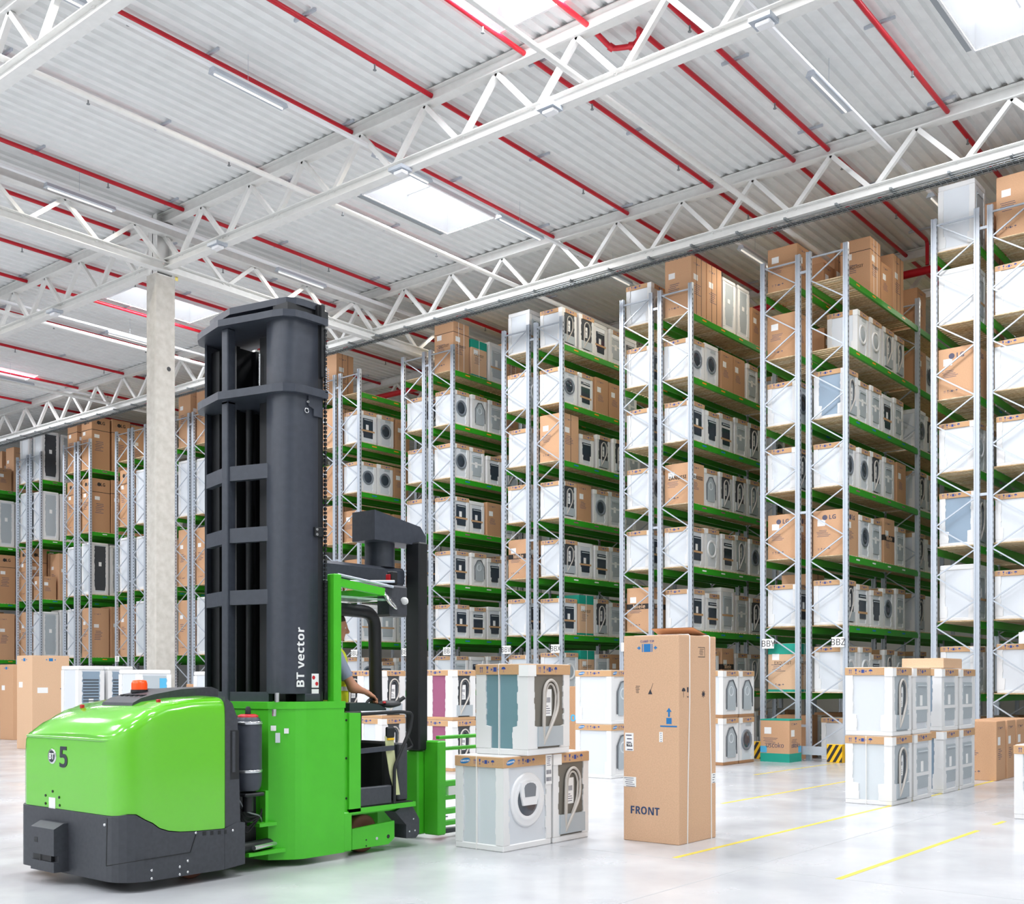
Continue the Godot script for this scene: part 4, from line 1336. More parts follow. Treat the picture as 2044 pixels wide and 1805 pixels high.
	quad(st, Vector3(-w / 2 + 0.02, h, -d / 2 + 0.02), Vector3(w / 2 - 0.05, h, -d / 2 + 0.02), Vector3(w / 2 - 0.1, h + 0.09, -d * 0.1), Vector3(-w / 2 + 0.05, h + 0.09, -d * 0.1))
	quad(st, Vector3(-w / 2 + 0.02, h + 0.004, -d / 2 + 0.02), Vector3(-w / 2 + 0.05, h + 0.094, -d * 0.1), Vector3(w / 2 - 0.1, h + 0.094, -d * 0.1), Vector3(w / 2 - 0.05, h + 0.004, -d / 2 + 0.02))
	part("raised_flap", st, M.carton_front, t, "lid flap standing slightly open")

# ---------------------------------------------------------------- the aisle truck
func strip(line, th, side):   # closed polygon round an open line, th thick
	var o = []
	var back = []
	for i in line.size():
		var d = (line[min(i + 1, line.size() - 1)] - line[max(i - 1, 0)]).normalized()
		o.append(line[i])
		back.push_front(line[i] + Vector2(-d.y, d.x) * th * side)
	return o + back
func mirrored(poly, xc):
	var o = []
	for p in poly: o.push_front(Vector2(2 * xc - p.x, p.y))
	return o
func truck():
	var XR = -7.42
	var XL = -9.02
	var t = thing("forklift_truck", "bright green articulated aisle truck with tall black mast and dark skirt", "forklift", Vector3(-8.25, 0, -6.2))
	var st
	# --- hood and chassis skirt
	var top = Curve.new()
	for p in [[0.0, 1.175], [0.03, 1.21], [0.08, 1.265], [0.15, 1.325], [0.25, 1.38], [0.4, 1.425], [0.6, 1.452], [0.9, 1.465]]: top.add_point(Vector2(p[0], p[1] - 1.0))
	var low = Curve.new()
	for p in [[0.0, 0.58], [0.1, 0.6], [0.2, 0.545], [0.3, 0.475], [0.42, 0.435], [0.55, 0.42], [0.9, 0.41]]: low.add_point(Vector2(p[0], p[1]))
	var drop = Curve.new()
	for p in [[0.0, 0.0], [0.08, 0.08], [0.2, 0.15], [0.45, 0.12], [0.9, 0.05]]: drop.add_point(Vector2(p[0], p[1]))
	var at = []
	for i in 7: at.append([0.24 * (1 - cos(PI * i / 12.0)), 0.24 * (1 - sin(PI * i / 12.0)), 0.14 * (1 - sin(PI * i / 12.0))])
	for q in [0.3, 0.38, 0.48, 0.6, 0.75, 0.9]: at.append([q, 0.0, 0.0])
	var sec = []
	for q in at: sec.append([-4.55 - q[0], q[1], q[2], 1.0 + top.sample_baked(q[0]), low.sample_baked(q[0])])
	var rings = []
	for s in sec:
		var xr = XR - s[1]
		var xl = XL + s[2]
		var y = s[3]
		var z = s[0]
		var dp = drop.sample_baked(-4.55 - z)
		rings.append([Vector3(xl, s[4], z), Vector3(xl, y - 0.16 - dp * 0.9, z), Vector3(xl + 0.012, y - 0.06 - dp * 0.9, z), Vector3(xl + 0.05, y - 0.02 - dp * 0.75, z), Vector3(xl + 0.16, y - 0.008 - dp * 0.4, z), Vector3(xl + 0.34, y - dp * 0.1, z), Vector3((xl + xr) / 2, y + 0.012, z), Vector3(xr - 0.3, y + 0.014, z), Vector3(xr - 0.1, y + 0.004, z), Vector3(xr - 0.05, y - 0.01, z), Vector3(xr - 0.02, y - 0.035, z), Vector3(xr - 0.005, y - 0.08, z), Vector3(xr, y - 0.16, z), Vector3(xr, s[4], z)])
	st = S()
	loft(st, rings, true, true, false)
	var hood = part("hood", st, M.truck_green, t, "glossy light green battery hood")
	st = S()   # lip round the top of the hood
	tube(st, bend([Vector3(XL + 0.16, 1.15, -4.549), Vector3(XR - 0.25, 1.15, -4.548), Vector3(XR - 0.075, 1.155, -4.62), Vector3(XR - 0.012, 1.17, -4.75)], 0.1), 0.011, 6)
	part("hood_lip", st, M.truck_green, hood)
	rings = []
	for s in sec:
		rings.append([Vector3(XL - 0.012 + s[2], 0.08, s[0] + 0.012), Vector3(XL - 0.012 + s[2], s[4] - 0.004, s[0] + 0.012), Vector3(XR + 0.012 - s[1], s[4] - 0.004, s[0] + 0.012), Vector3(XR + 0.012 - s[1], 0.08, s[0] + 0.012)])
	st = S()
	loft(st, rings, true, false)
	var sk = part("chassis_skirt", st, M.charcoal, t, "dark grey steel skirt")
	st = S()
	prism(st, [Vector2(-5.44, 0.08), Vector2(-5.44, 0.41), Vector2(-5.56, 0.45), Vector2(-5.64, 0.44), Vector2(-5.64, 0.1)], 0, XL - 0.01, XR + 0.012)
	part("skirt_front", st, M.charcoal, t)
	# access panel seam, slot, holes and bolts on the skirt
	var X = XR + 0.013
	st = S()
	var seam = [PX(214, 1634, X), PX(212, 1729, X), PX(380, 1702, X), PX(392, 1663, X)]
	for i in 3: bar(st, seam[i], seam[i + 1], 0.006, 0.006)
	bar(st, PX(369, 1710, X), PX(369, 1752, X), 0.005, 0.005)
	bar(st, PX(206, 1632, X), PX(206, 1665, X), 0.02, 0.012)
	part("panel_seam", st, M.black, sk)
	for p in [[408, 1664, 0.016], [423, 1663, 0.014], [438, 1662, 0.014], [450, 1661, 0.011]]:
		st = S()
		var c = PX(p[0], p[1], X)
		prism(st, [Vector2(c.z - p[2], c.y - 0.016), Vector2(c.z + p[2], c.y - 0.016), Vector2(c.z + p[2], c.y + 0.016), Vector2(c.z - p[2], c.y + 0.016)], 0, X - 0.002, X + 0.001)
		part("lift_slot", st, M.black, sk)
	for p in [[209, 1647], [465, 1658], [375, 1719], [375, 1741], [359, 1731], [359, 1746], [303, 1738], [303, 1754], [391, 1663]]:
		st = S()
		var c = PX(p[0], p[1], X)
		lathe(st, Vector3(X - 0.003, c.y, c.z), Vector3.RIGHT, [[0, 0.011], [0.006, 0.01], [0.008, 0.003]], 8)
		part("bolt", st, M.chrome, sk)
	# tow hitch on the rear
	st = S()
	prism(st, [Vector2(-4.54, 0.1), Vector2(-4.54, 0.48), Vector2(-4.5, 0.48), Vector2(-4.42, 0.44), Vector2(-4.42, 0.23), Vector2(-4.46, 0.23), Vector2(-4.46, 0.18), Vector2(-4.42, 0.18), Vector2(-4.42, 0.1)], 0, -8.56, -8.2)
	var hitch = part("tow_hitch", st, M.charcoal, t)
	st = S()
	bx(st, Vector3(-8.54, 0.182, -4.47), Vector3(-8.26, 0.228, -4.43))
	part("jaw_opening", st, M.black, hitch)
	st = S()
	bx(st, Vector3(-8.5, 0.32, -4.421), Vector3(-8.45, 0.36, -4.418))
	part("hole", st, M.black, hitch)
	st = S()
	cyl(st, Vector3(-8.42, 0.16, -4.44), Vector3(-8.42, 0.25, -4.44), 0.02)
	part("pin", st, M.black, hitch)
	# badge, number and small plates on the rear of the hood
	var zb = -4.548
	st = S()
	var bc = PZ(104, 1510, zb)
	lathe(st, Vector3(bc.x, bc.y, zb), Vector3(0, 0, 1), [[-0.004, 0.062], [0.004, 0.06], [0.005, 0.05]], 24)
	var badge = part("badge", st, M.chrome, hood, "round silver emblem")
	st = S()
	lathe(st, Vector3(bc.x, bc.y, zb), Vector3(0, 0, 1), [[0.004, 0.048], [0.0062, 0.046]], 24)
	part("badge_field", st, M.decal_dark, hood)
	text("BT", 0.05, M.decal_white, hood, Vector3(bc.x, bc.y, zb + 0.007) - ORG, Basis(), 700)
	var np = PZ(126.5, 1512, zb)
	text("5", 0.165, M.decal_dark, hood, Vector3(np.x, np.y, zb + 0.001) - ORG, Basis().scaled(Vector3(1.12, 1, 1)), 700)
	st = S()
	var pp = PZ(104, 1606, zb)
	bx(st, Vector3(pp.x - 0.05, pp.y - 0.055, zb - 0.002), Vector3(pp.x + 0.05, pp.y + 0.055, zb + 0.001))
	part("rating_plate", st, M.decal_white, hood, "small white plate")
	for q in [[91, 1588], [118, 1592], [91, 1604], [119, 1608], [105, 1580]]:
		st = S()
		var c = PZ(q[0], q[1], zb)
		cyl(st, Vector3(c.x, c.y, zb - 0.002), Vector3(c.x, c.y, zb + 0.003), 0.011, -1, 8)
		part("rivet", st, M.black, hood)
	# vent hump, beacon and reflectors on the hood
	st = S()
	prism(st, [Vector2(-4.84, 1.38), Vector2(-4.86, 1.43), Vector2(-4.93, 1.465), Vector2(-5.05, 1.495), Vector2(-5.3, 1.535), Vector2(-5.6, 1.55), Vector2(-5.66, 1.53), Vector2(-5.66, 1.46), Vector2(-5.2, 1.42)], 0, -8.24, -7.8)
	var hump = part("vent_hump", st, M.charcoal, t, "dark grey plastic hump with vents")
	for i in 5:
		st = S()
		bx(st, Vector3(-8.18 + i * 0.07, 1.475, -4.98), Vector3(-8.15 + i * 0.07, 1.491, -5.03))
		part("vent", st, M.black, hump)
	st = S()
	lathe(st, Vector3(-8.14, 1.505, -5.13), Vector3.UP, [[0, 0.07], [0.025, 0.068]], 18)
	var bb = part("beacon_base", st, M.black, t)
	st = S()
	lathe(st, Vector3(-8.14, 1.53, -5.13), Vector3.UP, [[0, 0.064], [0.05, 0.064], [0.075, 0.055], [0.08, 0.03], [0.081, 0.001]], 18)
	part("beacon_lamp", st, M.beacon, bb, "glowing orange beacon")
	for q in [Vector3(-8.45, 1.375, -4.8), Vector3(-7.62, 1.425, -4.97)]:
		st = S()
		cb(st, q + Vector3(-0.018, 0, -0.012), q + Vector3(0.018, 0.032, 0.012), 0.004)
		part("marker_lamp", st, M.red, hood, "small red marker")
	# bulkhead behind the hood with a slotted plate
	st = S()
	prism(st, [Vector2(-5.45, 0.42), Vector2(-5.6, 0.42), Vector2(-5.58, 1.1), Vector2(-5.57, 1.3), Vector2(-5.52, 1.42), Vector2(-5.45, 1.475)], 0, XL + 0.02, XR + 0.004)
	var bh = part("bulkhead", st, M.charcoal, t)
	st = S()
	bx(st, Vector3(XR, 0.8, -5.585), Vector3(XR + 0.006, 1.2, -5.5))
	part("slot", st, M.black, bh)
	st = S()
	bx(st, Vector3(XR + 0.002, 0.86, -5.545), Vector3(XR + 0.01, 1.19, -5.515))
	part("latch_plate", st, M.charcoal, bh)
	# articulation and hydraulics
	st = S()
	cb(st, Vector3(-8.85, 0.12, -5.6), Vector3(-7.72, 1.3, -6.02), 0.03)
	var art = part("articulation_block", st, M.black, t, "black articulation joint")
	for h in [[Vector3(-7.55, 0.2, -5.62), Vector3(-7.62, 0.2, -6.1), 0.05, M.black], [Vector3(-7.5, 0.2, -5.8), Vector3(-7.6, 0.2, -6.2), 0.022, M.chrome], [Vector3(-7.6, 0.36, -5.62), Vector3(-7.6, 0.66, -5.62), 0.05, M.black]]:
		st = S()
		cyl(st, h[0], h[1], h[2])
		part("hydraulic_ram", st, h[3], art)
	for k in 5:
		st = S()
		tube(st, bend([Vector3(-7.58 - k * 0.03, 0.62, -5.7), Vector3(-7.58, 0.5 - k * 0.05, -5.78), Vector3(-7.6, 0.45, -5.95), Vector3(-7.7, 0.3 + k * 0.06, -6.05)], 0.06), 0.008, 6)
		part("hydraulic_line", st, M.rubber if k else M.galv_dark, art)
	st = S()
	bx(st, Vector3(-7.75, 0.13, -5.75), Vector3(-7.5, 0.16, -6.3))
	bx(st, Vector3(-7.75, 0.36, -5.9), Vector3(-7.55, 0.39, -6.2))
	bx(st, Vector3(-7.68, 0.39, -6.0), Vector3(-7.6, 0.66, -6.1))
	part("hinge_bracket", st, M.body_green, art)
	# pressure accumulator
	var c0 = PX(495, 1500, -7.56)
	var ay = func(py): return PX(495, py, -7.56).y
	st = S()
	lathe(st, Vector3(c0.x, ay.call(1578), c0.z), Vector3.UP, [[0, 0.09], [0.03, 0.108], [0.09, 0.115], [0.55, 0.115], [0.6, 0.1], [0.63, 0.07]], 22)
	var acc = part("pressure_accumulator", st, M.mast, t, "black pressure bottle with red ring")
	st = S()
	lathe(st, Vector3(c0.x, ay.call(1578) + 0.61, c0.z), Vector3.UP, [[0, 0.085], [0.02, 0.085], [0.03, 0.06]], 18)
	part("ring", st, M.red, acc)
	st = S()
	lathe(st, Vector3(c0.x, ay.call(1578) + 0.63, c0.z), Vector3.UP, [[0, 0.025], [0.06, 0.022], [0.075, 0.012]], 12)
	part("valve_cap", st, M.black, acc)
	for py in [1443, 1539]:
		st = S()
		lathe(st, Vector3(c0.x, ay.call(py) - 0.012, c0.z), Vector3.UP, [[0, 0.117], [0.001, 0.12], [0.023, 0.12], [0.024, 0.117]], 22)
		part("clamp_band", st, M.chrome, acc)
	st = S()
	bx(st, Vector3(-7.7, ay.call(1560), c0.z - 0.13), Vector3(-7.56, ay.call(1450), c0.z - 0.1))
	cb(st, Vector3(c0.x - 0.1, ay.call(1582) - 0.03, c0.z - 0.1), Vector3(c0.x + 0.1, ay.call(1582), c0.z + 0.1), 0.01)
	cyl(st, Vector3(c0.x, ay.call(1582), c0.z), Vector3(c0.x, ay.call(1582) - 0.16, c0.z), 0.045)
	part("mount", st, M.black, acc)
	# --- green middle body
	var right = [Vector2(-7.62, -6.74), Vector2(-7.42, -6.74), Vector2(-7.42, -6.3), Vector2(-7.428, -6.25), Vector2(-7.45, -6.2), Vector2(-7.49, -6.15), Vector2(-7.6, -6.03), Vector2(-7.75, -6.0)]
	var plan = right + mirrored(right, -8.24)
	st = S()
	prism(st, plan, 1, 0.06, 1.36)
	var body = part("mid_body", st, M.body_green, t, "green steel middle body")
	var lip = []
	for p in plan: lip.append(Vector2((p.x + 8.24) * 1.006 - 8.24, (p.y + 6.4) * 1.03 - 6.4))
	st = S()
	prism(st, lip, 1, 1.36, 1.42)
	part("top_plate", st, M.body_green, body)
	st = S()
	cb(st, Vector3(-7.7, 0.06, -6.73), Vector3(-7.421, 0.42, -6.84), 0.012)
	part("step", st, M.body_green, body)
	for q in [[558, 1454, 0.045, 0.045, M.decal_white], [573, 1459, 0.04, 0.045, M.decal_white], [563, 1473, 0.04, 0.085, M.panel_grey]]:
		st = S()
		var c = PX(q[0], q[1], -7.52)
		var o = Vector3(0.7, 0, 0.72).normalized() * 0.012
		var u = Vector3(0.69, 0, -0.72).normalized() * q[2] / 2
		var v = Vector3(0, q[3] / 2, 0)
		var cc = Vector3(-7.545, c.y, -6.09 - (q[0] - 563) * 0.0055) + o
		cc.x = -7.545 + (q[0] - 563) * 0.0048 + o.x
		quad(st, cc - u - v, cc - u + v, cc + u + v, cc + u - v)
		part("warning_label", st, q[4], body, "small warning label")
	st = S()
	cyl(st, Vector3(-7.52, 1.3, -6.03), Vector3(-7.52, 1.36, -6.03), 0.02)
	cyl(st, Vector3(-7.52, 1.42, -6.06), Vector3(-7.52, 1.5, -6.06), 0.02)
	part("hydraulic_fitting", st, M.chrome, body)
	# --- cab: door strip, platform, wheel
	st = S()
	bx(st, Vector3(-7.6, 0.42, -6.73), Vector3(-7.445, 1.31, -6.82))
	bx(st, Vector3(-7.6, 0.41, -6.8), Vector3(-7.42, 1.31, -6.94))
	var ds = part("door_frame", st, M.body_green, t)
	for py in [1438, 1514, 1594]:
		for k in 2:
			st = S()
			var c = PX(691 + k * 5, py, -7.445)
			lathe(st, Vector3(-7.447, c.y, c.z), Vector3.RIGHT, [[0, 0.012], [0.006, 0.01]], 8)
			part("bolt", st, M.black, ds)
	st = S()
	bx(st, Vector3(-9.0, 0.395, -6.8), Vector3(-7.42, 0.44, -7.66))
	var plat = part("platform", st, M.body_green, t)
	st = S()
	bx(st, Vector3(-8.98, 0.44, -6.82), Vector3(-7.44, 0.448, -7.64))
	part("floor_mat", st, M.rubber, plat)
	st = S()   # dark underside beam and front bracket
	bx(st, Vector3(-8.9, 0.2, -6.84), Vector3(-7.78, 0.395, -7.5))
	bx(st, Vector3(-7.78, 0.37, -6.84), Vector3(-7.5, 0.395, -7.5))
	part("under_frame", st, M.body_green, t)
	st = S()
	prism(st, [Vector2(-7.5, 0.39), Vector2(-7.66, 0.39), Vector2(-7.75, 0.26), Vector2(-7.75, 0.12), Vector2(-7.7, 0.08), Vector2(-7.57, 0.09), Vector2(-7.57, 0.22), Vector2(-7.42, 0.36)], 0, -7.62, -7.46)
	var brk = part("front_bracket", st, M.charcoal, t)
	for q in [[825, 1635], [817, 1660], [828, 1658]]:
		st = S()
		var c = PX(q[0], q[1], -7.46)
		lathe(st, Vector3(-7.462, c.y, c.z), Vector3.RIGHT, [[0, 0.011], [0.006, 0.009]], 8)
		part("bolt", st, M.chrome, brk)
	st = S()
	lathe(st, Vector3(-7.72, 0.175, -7.13), Vector3.RIGHT, [[0, 0.1], [0.0, 0.165], [0.012, 0.175], [0.13, 0.175], [0.142, 0.155], [0.142, 0.09], [0.13, 0.08], [0.13, 0.001]], 28)
	part("load_wheel", st, M.wheel_tan, t, "brown worn load wheel")
	st = S()
	lathe(st, Vector3(-9.0, 0.165, -7.13), Vector3.RIGHT, [[0, 0.1], [0.0, 0.155], [0.012, 0.165], [0.13, 0.165], [0.142, 0.155], [0.142, 0.09]], 28)
	part("load_wheel", st, M.wheel_tan, t)
	st = S()
	lathe(st, Vector3(-7.78, 0.14, -5.3), Vector3.RIGHT, [[0, 0.1], [0.0, 0.13], [0.012, 0.14], [0.13, 0.14], [0.142, 0.13], [0.142, 0.06]], 24)
	part("drive_wheel", st, M.wheel_tan, t)
	st = S()
	lathe(st, Vector3(-8.85, 0.14, -5.3), Vector3.RIGHT, [[0, 0.1], [0.0, 0.13], [0.012, 0.14], [0.13, 0.14], [0.142, 0.13], [0.142, 0.06]], 24)
	part("drive_wheel", st, M.wheel_tan, t)
	st = S()
	prism(st, [Vector2(-6.88, 0.06), Vector2(-7.34, 0.06), Vector2(-7.42, 0.11), Vector2(-7.42, 0.275), Vector2(-6.88, 0.25)], 0, -7.5, -7.47)
	bx(st, Vector3(-7.6, 0.1, -6.84), Vector3(-7.5, 0.26, -6.89))
	var wp = part("wheel_guard", st, M.body_green, t)
	for q in [[752, 1674, 0.016, M.chrome], [775, 1670, 0.02, M.black], [731, 1677, 0.008, M.black], [731, 1689, 0.008, M.black]]:
		st = S()
		var c = PX(q[0], q[1], -7.47)
		lathe(st, Vector3(-7.472, c.y, c.z), Vector3.RIGHT, [[0, q[2]], [0.005, q[2] * 0.9]], 12)
		part("bolt", st, q[3], wp)
	# cab walls and bins
	st = S()
	bx(st, Vector3(-8.98, 0.45, -6.76), Vector3(-7.62, 1.3, -6.8))
	part("cab_rear_wall", st, M.black, t)
	st = S()
	cb(st, Vector3(-8.7, 0.449, -7.4), Vector3(-7.6, 1.02, -7.515), 0.02)
	part("seat_pad", st, M.rubber, t)
	st = S()
	cb(st, Vector3(-7.5, 0.445, -6.95), Vector3(-7.44, 0.62, -7.36), 0.01)
	part("kick_plate", st, M.charcoal, t)
	st = S()
	cb(st, Vector3(-8.9, 0.449, -7.52), Vector3(-7.52, 1.0, -7.655), 0.012)
	part("front_panel", st, M.charcoal, t)
	st = S()
	cb(st, Vector3(-8.9, 0.95, -7.38), Vector3(-8.1, 1.3, -7.6), 0.012)
	part("side_console", st, M.black, t)
	# handrails
	var hr = -7.44
	st = S()
	tube(st, bend([PX(719, 1426, hr), PX(800, 1421, hr), PX(823, 1424, hr), PX(818, 1458, hr), PX(787, 1532, hr), PX(787, 1604, hr)], 0.05, 6), 0.017, 10)
	part("handrail", st, M.black, t)
	st = S()
	tube(st, bend([PX(812, 1466, hr - 0.1), PX(824, 1490, hr - 0.1), PX(813, 1496, hr - 0.1), PX(795, 1497, hr - 0.1)], 0.03), 0.012, 8)
	part("handrail", st, M.black, t)
	st = S()
	bar(st, PX(718, 1500, hr - 0.02), PX(785, 1493, hr - 0.02), 0.03, 0.045)
	part("side_bar", st, M.mast, t)
	st = S()
	var rb = [[PX(773, 1470, hr), PX(790, 1470, hr)], [PX(775, 1500, hr), PX(792, 1500, hr)], [PX(782, 1545, hr), PX(797, 1545, hr)], [PX(793, 1588, hr), PX(803, 1587, hr)]]
	for i in 3:
		for o in [0.0, -0.004]: quad(st, rb[i][0] + Vector3(o - 0.03, 0, 0), rb[i][1] + Vector3(o - 0.03, 0, 0), rb[i + 1][1] + Vector3(o - 0.03, 0, 0), rb[i + 1][0] + Vector3(o - 0.03, 0, 0))
	part("webbing_strap", st, M.webbing, t, "khaki webbing strap")
	st = S()
	var bk = PX(780, 1462, hr - 0.02)
	cb(st, bk + Vector3(-0.03, -0.05, -0.05), bk + Vector3(0.01, 0.05, 0.05), 0.01)
	part("strap_reel", st, M.black, t)
	st = S()
	cb(st, bk + Vector3(-0.03, -0.075, -0.045), bk + Vector3(0.008, -0.055, 0.04), 0.004)
	part("strap_band", st, M.stripe_yellow, t)
	# controls
	st = S()
	prism(st, [Vector2(-6.95, 1.32), Vector2(-6.95, 1.395), Vector2(-7.15, 1.4), Vector2(-7.32, 1.38), Vector2(-7.42, 1.34), Vector2(-7.42, 1.32)], 0, -7.82, -7.58)
	var con = part("control_console", st, M.console, t, "dark green control console")
	st = S()
	var hg = PX(744, 1391, -7.68)
	tube(st, bend([hg + Vector3(0.03, -0.1, 0.14), hg + Vector3(0.01, -0.025, 0.06), hg + Vector3(-0.01, -0.02, -0.05), hg + Vector3(-0.04, -0.1, -0.09)], 0.04), 0.014, 8)
	part("control_grip", st, M.black, con)
	st = S()
	lathe(st, Vector3(-7.62, 1.35, -7.5), Vector3(0.1, 1, 0.1), [[0, 0.05], [0.02, 0.11], [0.035, 0.115], [0.05, 0.1], [0.055, 0.02]], 20)
	part("steering_wheel", st, M.black, con)
	st = S()
	lathe(st, PX(767, 1404, -7.58), Vector3.UP, [[0, 0.018], [0.015, 0.016], [0.02, 0.004]], 10)
	part("stop_button", st, M.red, con, "red stop button")
	st = S()
	tube(st, [Vector3(-7.6, 1.38, -7.56), Vector3(-7.58, 1.44, -7.66)], 0.02, 8)
	part("lever", st, M.black, con)
	# overhead guard
	for x in [-7.42, -8.96]:
		st = S()
		cb(st, Vector3(x - 0.1, 1.38, -6.62), Vector3(x, 2.56, -6.71), 0.008)
		part("guard_post", st, M.body_green, t)
	st = S()
	for x in [-7.5, -8.95]: bar(st, Vector3(x, 2.5, -6.68), Vector3(x, 2.44, -7.3), 0.05, 0.07)
	bar(st, Vector3(-8.95, 2.44, -7.28), Vector3(-7.5, 2.44, -7.28), 0.05, 0.07)
	part("guard_frame", st, M.body_green, t)
	st = S()
	bx(st, Vector3(-8.92, 2.36, -6.72), Vector3(-7.52, 2.38, -7.36))
	part("roof_panel", st, M.roof_glass, t, "pale green clear roof panel")
	st = S()
	bx(st, Vector3(-8.5, 2.4, -6.75), Vector3(-7.7, 2.44, -6.95))
	part("roof_lamp", st, M.white_paint, t)
	for q in [[Vector3(-7.47, 2.56, -6.7), Vector3(-7.52, 2.5, -7.45)], [Vector3(-7.8, 2.52, -6.8), Vector3(-7.5, 2.55, -7.45)]]:
		st = S()
		tube(st, [q[0], q[1]], 0.014, 6)
		part("stay_rod", st, M.galv, t)
	st = S()
	cb(st, Vector3(-7.72, 2.22, -7.42), Vector3(-7.52, 2.52, -7.66), 0.02)
	part("lamp_housing", st, M.charcoal, t)
	st = S()
	lathe(st, PX(809, 1198, -7.5), Vector3(0.3, -0.5, 0.8), [[0, 0.03], [0.02, 0.04], [0.03, 0.038], [0.035, 0.01]], 14)
	part("work_lamp", st, M.decal_white, t)
	st = S()
	lathe(st, PX(778, 1197, -7.55), (rgt * 0.75 + Vector3.UP * 0.5 - fwd * 0.12).normalized(), [[-0.012, 0.1], [0.0, 0.122], [0.012, 0.118], [0.022, 0.08], [0.028, 0.001]], 24)
	part("mirror", st, M.mirror, t, "round convex mirror")
	st = S()
	cb(st, Vector3(-7.66, 2.53, -7.5), Vector3(-7.58, 2.66, -7.58), 0.01)
	part("rear_marker", st, M.black, t)
	st = S()
	cb(st, Vector3(-7.66, 2.55, -7.49), Vector3(-7.6, 2.63, -7.5), 0.003)
	part("marker_lamp", st, M.red, t)
	mast(t)
	turret(t)

func mast(t):
	var xc = -8.23
	var line = [Vector2(-7.8, -6.17), Vector2(-7.68, -6.155), Vector2(-7.6, -6.165), Vector2(-7.545, -6.195), Vector2(-7.51, -6.25), Vector2(-7.5, -6.32), Vector2(-7.5, -6.5)]
	var st
	for y in [[1.49, 4.11], [4.18, 4.76]]:
		st = S()
		prism(st, strip(line, 0.02, -1), 1, y[0], y[1], true)
		part("mast_panel", st, M.mast, t)
		st = S()
		prism(st, strip([Vector2(-8.84, -6.6), Vector2(-8.81, -6.25), Vector2(-8.77, -6.215)], 0.02, -1), 1, y[0], y[1])
		part("mast_panel", st, M.mast, t)
		st = S()
		cb(st, Vector3(-8.275, y[0] - 0.1, -6.13), Vector3(-8.185, y[1], -6.04), 0.008)
		part("rear_post", st, M.mast, t)
	# cross bars of the rear frame, a shallow V seen from behind
	for y in [3.455, 2.9, 2.345, 1.455]:
		for s in [-1, 1]:
			st = S()
			bar(st, Vector3(xc + s * 0.04, y, -6.09), Vector3(xc + s * 0.45, y, -6.2), 0.06, 0.13 if y > 2 else 0.1)
			part("cross_bar", st, M.mast, t)
	# inner lifting channels and back plate
	for x in [-8.72, -8.46, -8.0, -7.76]:
		st = S()
		var s = 1 if x < xc else -1
		prism(st, [Vector2(x - 0.06, -6.3), Vector2(x + 0.06, -6.3), Vector2(x + 0.06, -6.34), Vector2(x + 0.02, -6.34), Vector2(x + 0.02, -6.52), Vector2(x + 0.06, -6.52), Vector2(x + 0.06, -6.56), Vector2(x - 0.06, -6.56), Vector2(x - 0.06, -6.52), Vector2(x - 0.02, -6.52), Vector2(x - 0.02, -6.34), Vector2(x - 0.06, -6.34)], 1, 1.3, 4.7)
		part("lift_channel", st, M.black, t)
	st = S()
	bx(st, Vector3(-8.86, 1.3, -6.6), Vector3(-7.56, 4.7, -6.58))
	part("mast_back_plate", st, M.black, t)
	st = S()
	bx(st, Vector3(-8.9, 1.43, -6.575), Vector3(-7.5, 2.5, -6.615))
	part("cab_carriage", st, M.black, t)
	for x in [-8.12, -8.34]:
		st = S()
		cyl(st, Vector3(x, 1.3, -6.4), Vector3(x, 4.2, -6.4), 0.035)
		part("lift_cylinder", st, M.black, t)
	st = S()
	cyl(st, Vector3(-8.03, 4.2, -6.28), Vector3(-8.03, 4.55, -6.28), 0.012)
	part("piston_rod", st, M.chrome, t)
	# collars and head
	var half = [Vector2(xc, -5.97), Vector2(-7.8, -6.07), Vector2(-7.64, -6.1), Vector2(-7.54, -6.14), Vector2(-7.47, -6.22), Vector2(-7.455, -6.32), Vector2(-7.455, -6.58)]
	var coll = half.duplicate()
	coll.append_array([Vector2(-8.9, -6.62), Vector2(-8.87, -6.32), Vector2(-8.84, -6.2), Vector2(-8.72, -6.1), Vector2(-8.6, -6.06)])
	for y in [[4.11, 4.18], [4.76, 4.82]]:
		st = S()
		prism(st, coll, 1, y[0], y[1])
		part("collar_plate", st, M.mast, t)
	var cap = []
	for p in coll: cap.append(Vector2((p.x - xc) * 0.9 + xc, (p.y + 6.5) * 0.8 - 6.5 - 0.02))
	st = S()
	prism(st, cap, 1, 4.9, 4.96)
	part("head_plate", st, M.mast, t)
	st = S()
	for p in [[-8.8, -8.7], [-7.75, -7.55], [-8.28, -8.18]]: bx(st, Vector3(p[0], 4.82, -6.2), Vector3(p[1], 4.9, -6.6))
	bx(st, Vector3(-8.85, 4.82, -6.58), Vector3(-7.5, 4.9, -6.62))
	part("head_spacer", st, M.black, t)
	# bracket and lifting eye on the side
	st = S()
	prism(st, [Vector2(-6.38, 4.11), Vector2(-6.54, 4.11), Vector2(-6.54, 3.94), Vector2(-6.44, 3.94), Vector2(-6.44, 4.0), Vector2(-6.38, 4.02)], 0, -7.5, -7.485)
	part("side_bracket", st, M.mast, t)
	st = S()
	var e = PX(615, 802, -7.485)
	lathe(st, Vector3(-7.486, e.y, e.z), Vector3.RIGHT, [[0, 0.014], [0.006, 0.012]], 10)
	part("bolt", st, M.chrome, t)
	st = S()
	e = PX(611, 820, -7.5)
	var ring = []
	for i in 13: ring.append(Vector3(-7.492, e.y + 0.02 * sin(TAU * i / 12), e.z + 0.02 * cos(TAU * i / 12)))
	tube(st, ring, 0.005, 6, false)
	part("lifting_eye", st, M.chrome, t)
	st = S()
	cb(st, PX(626, 1052, -7.5), PX(644, 1073, -7.5) + Vector3(0.02, 0, 0), 0.003)
	var sb = part("side_clip", st, M.black, t)
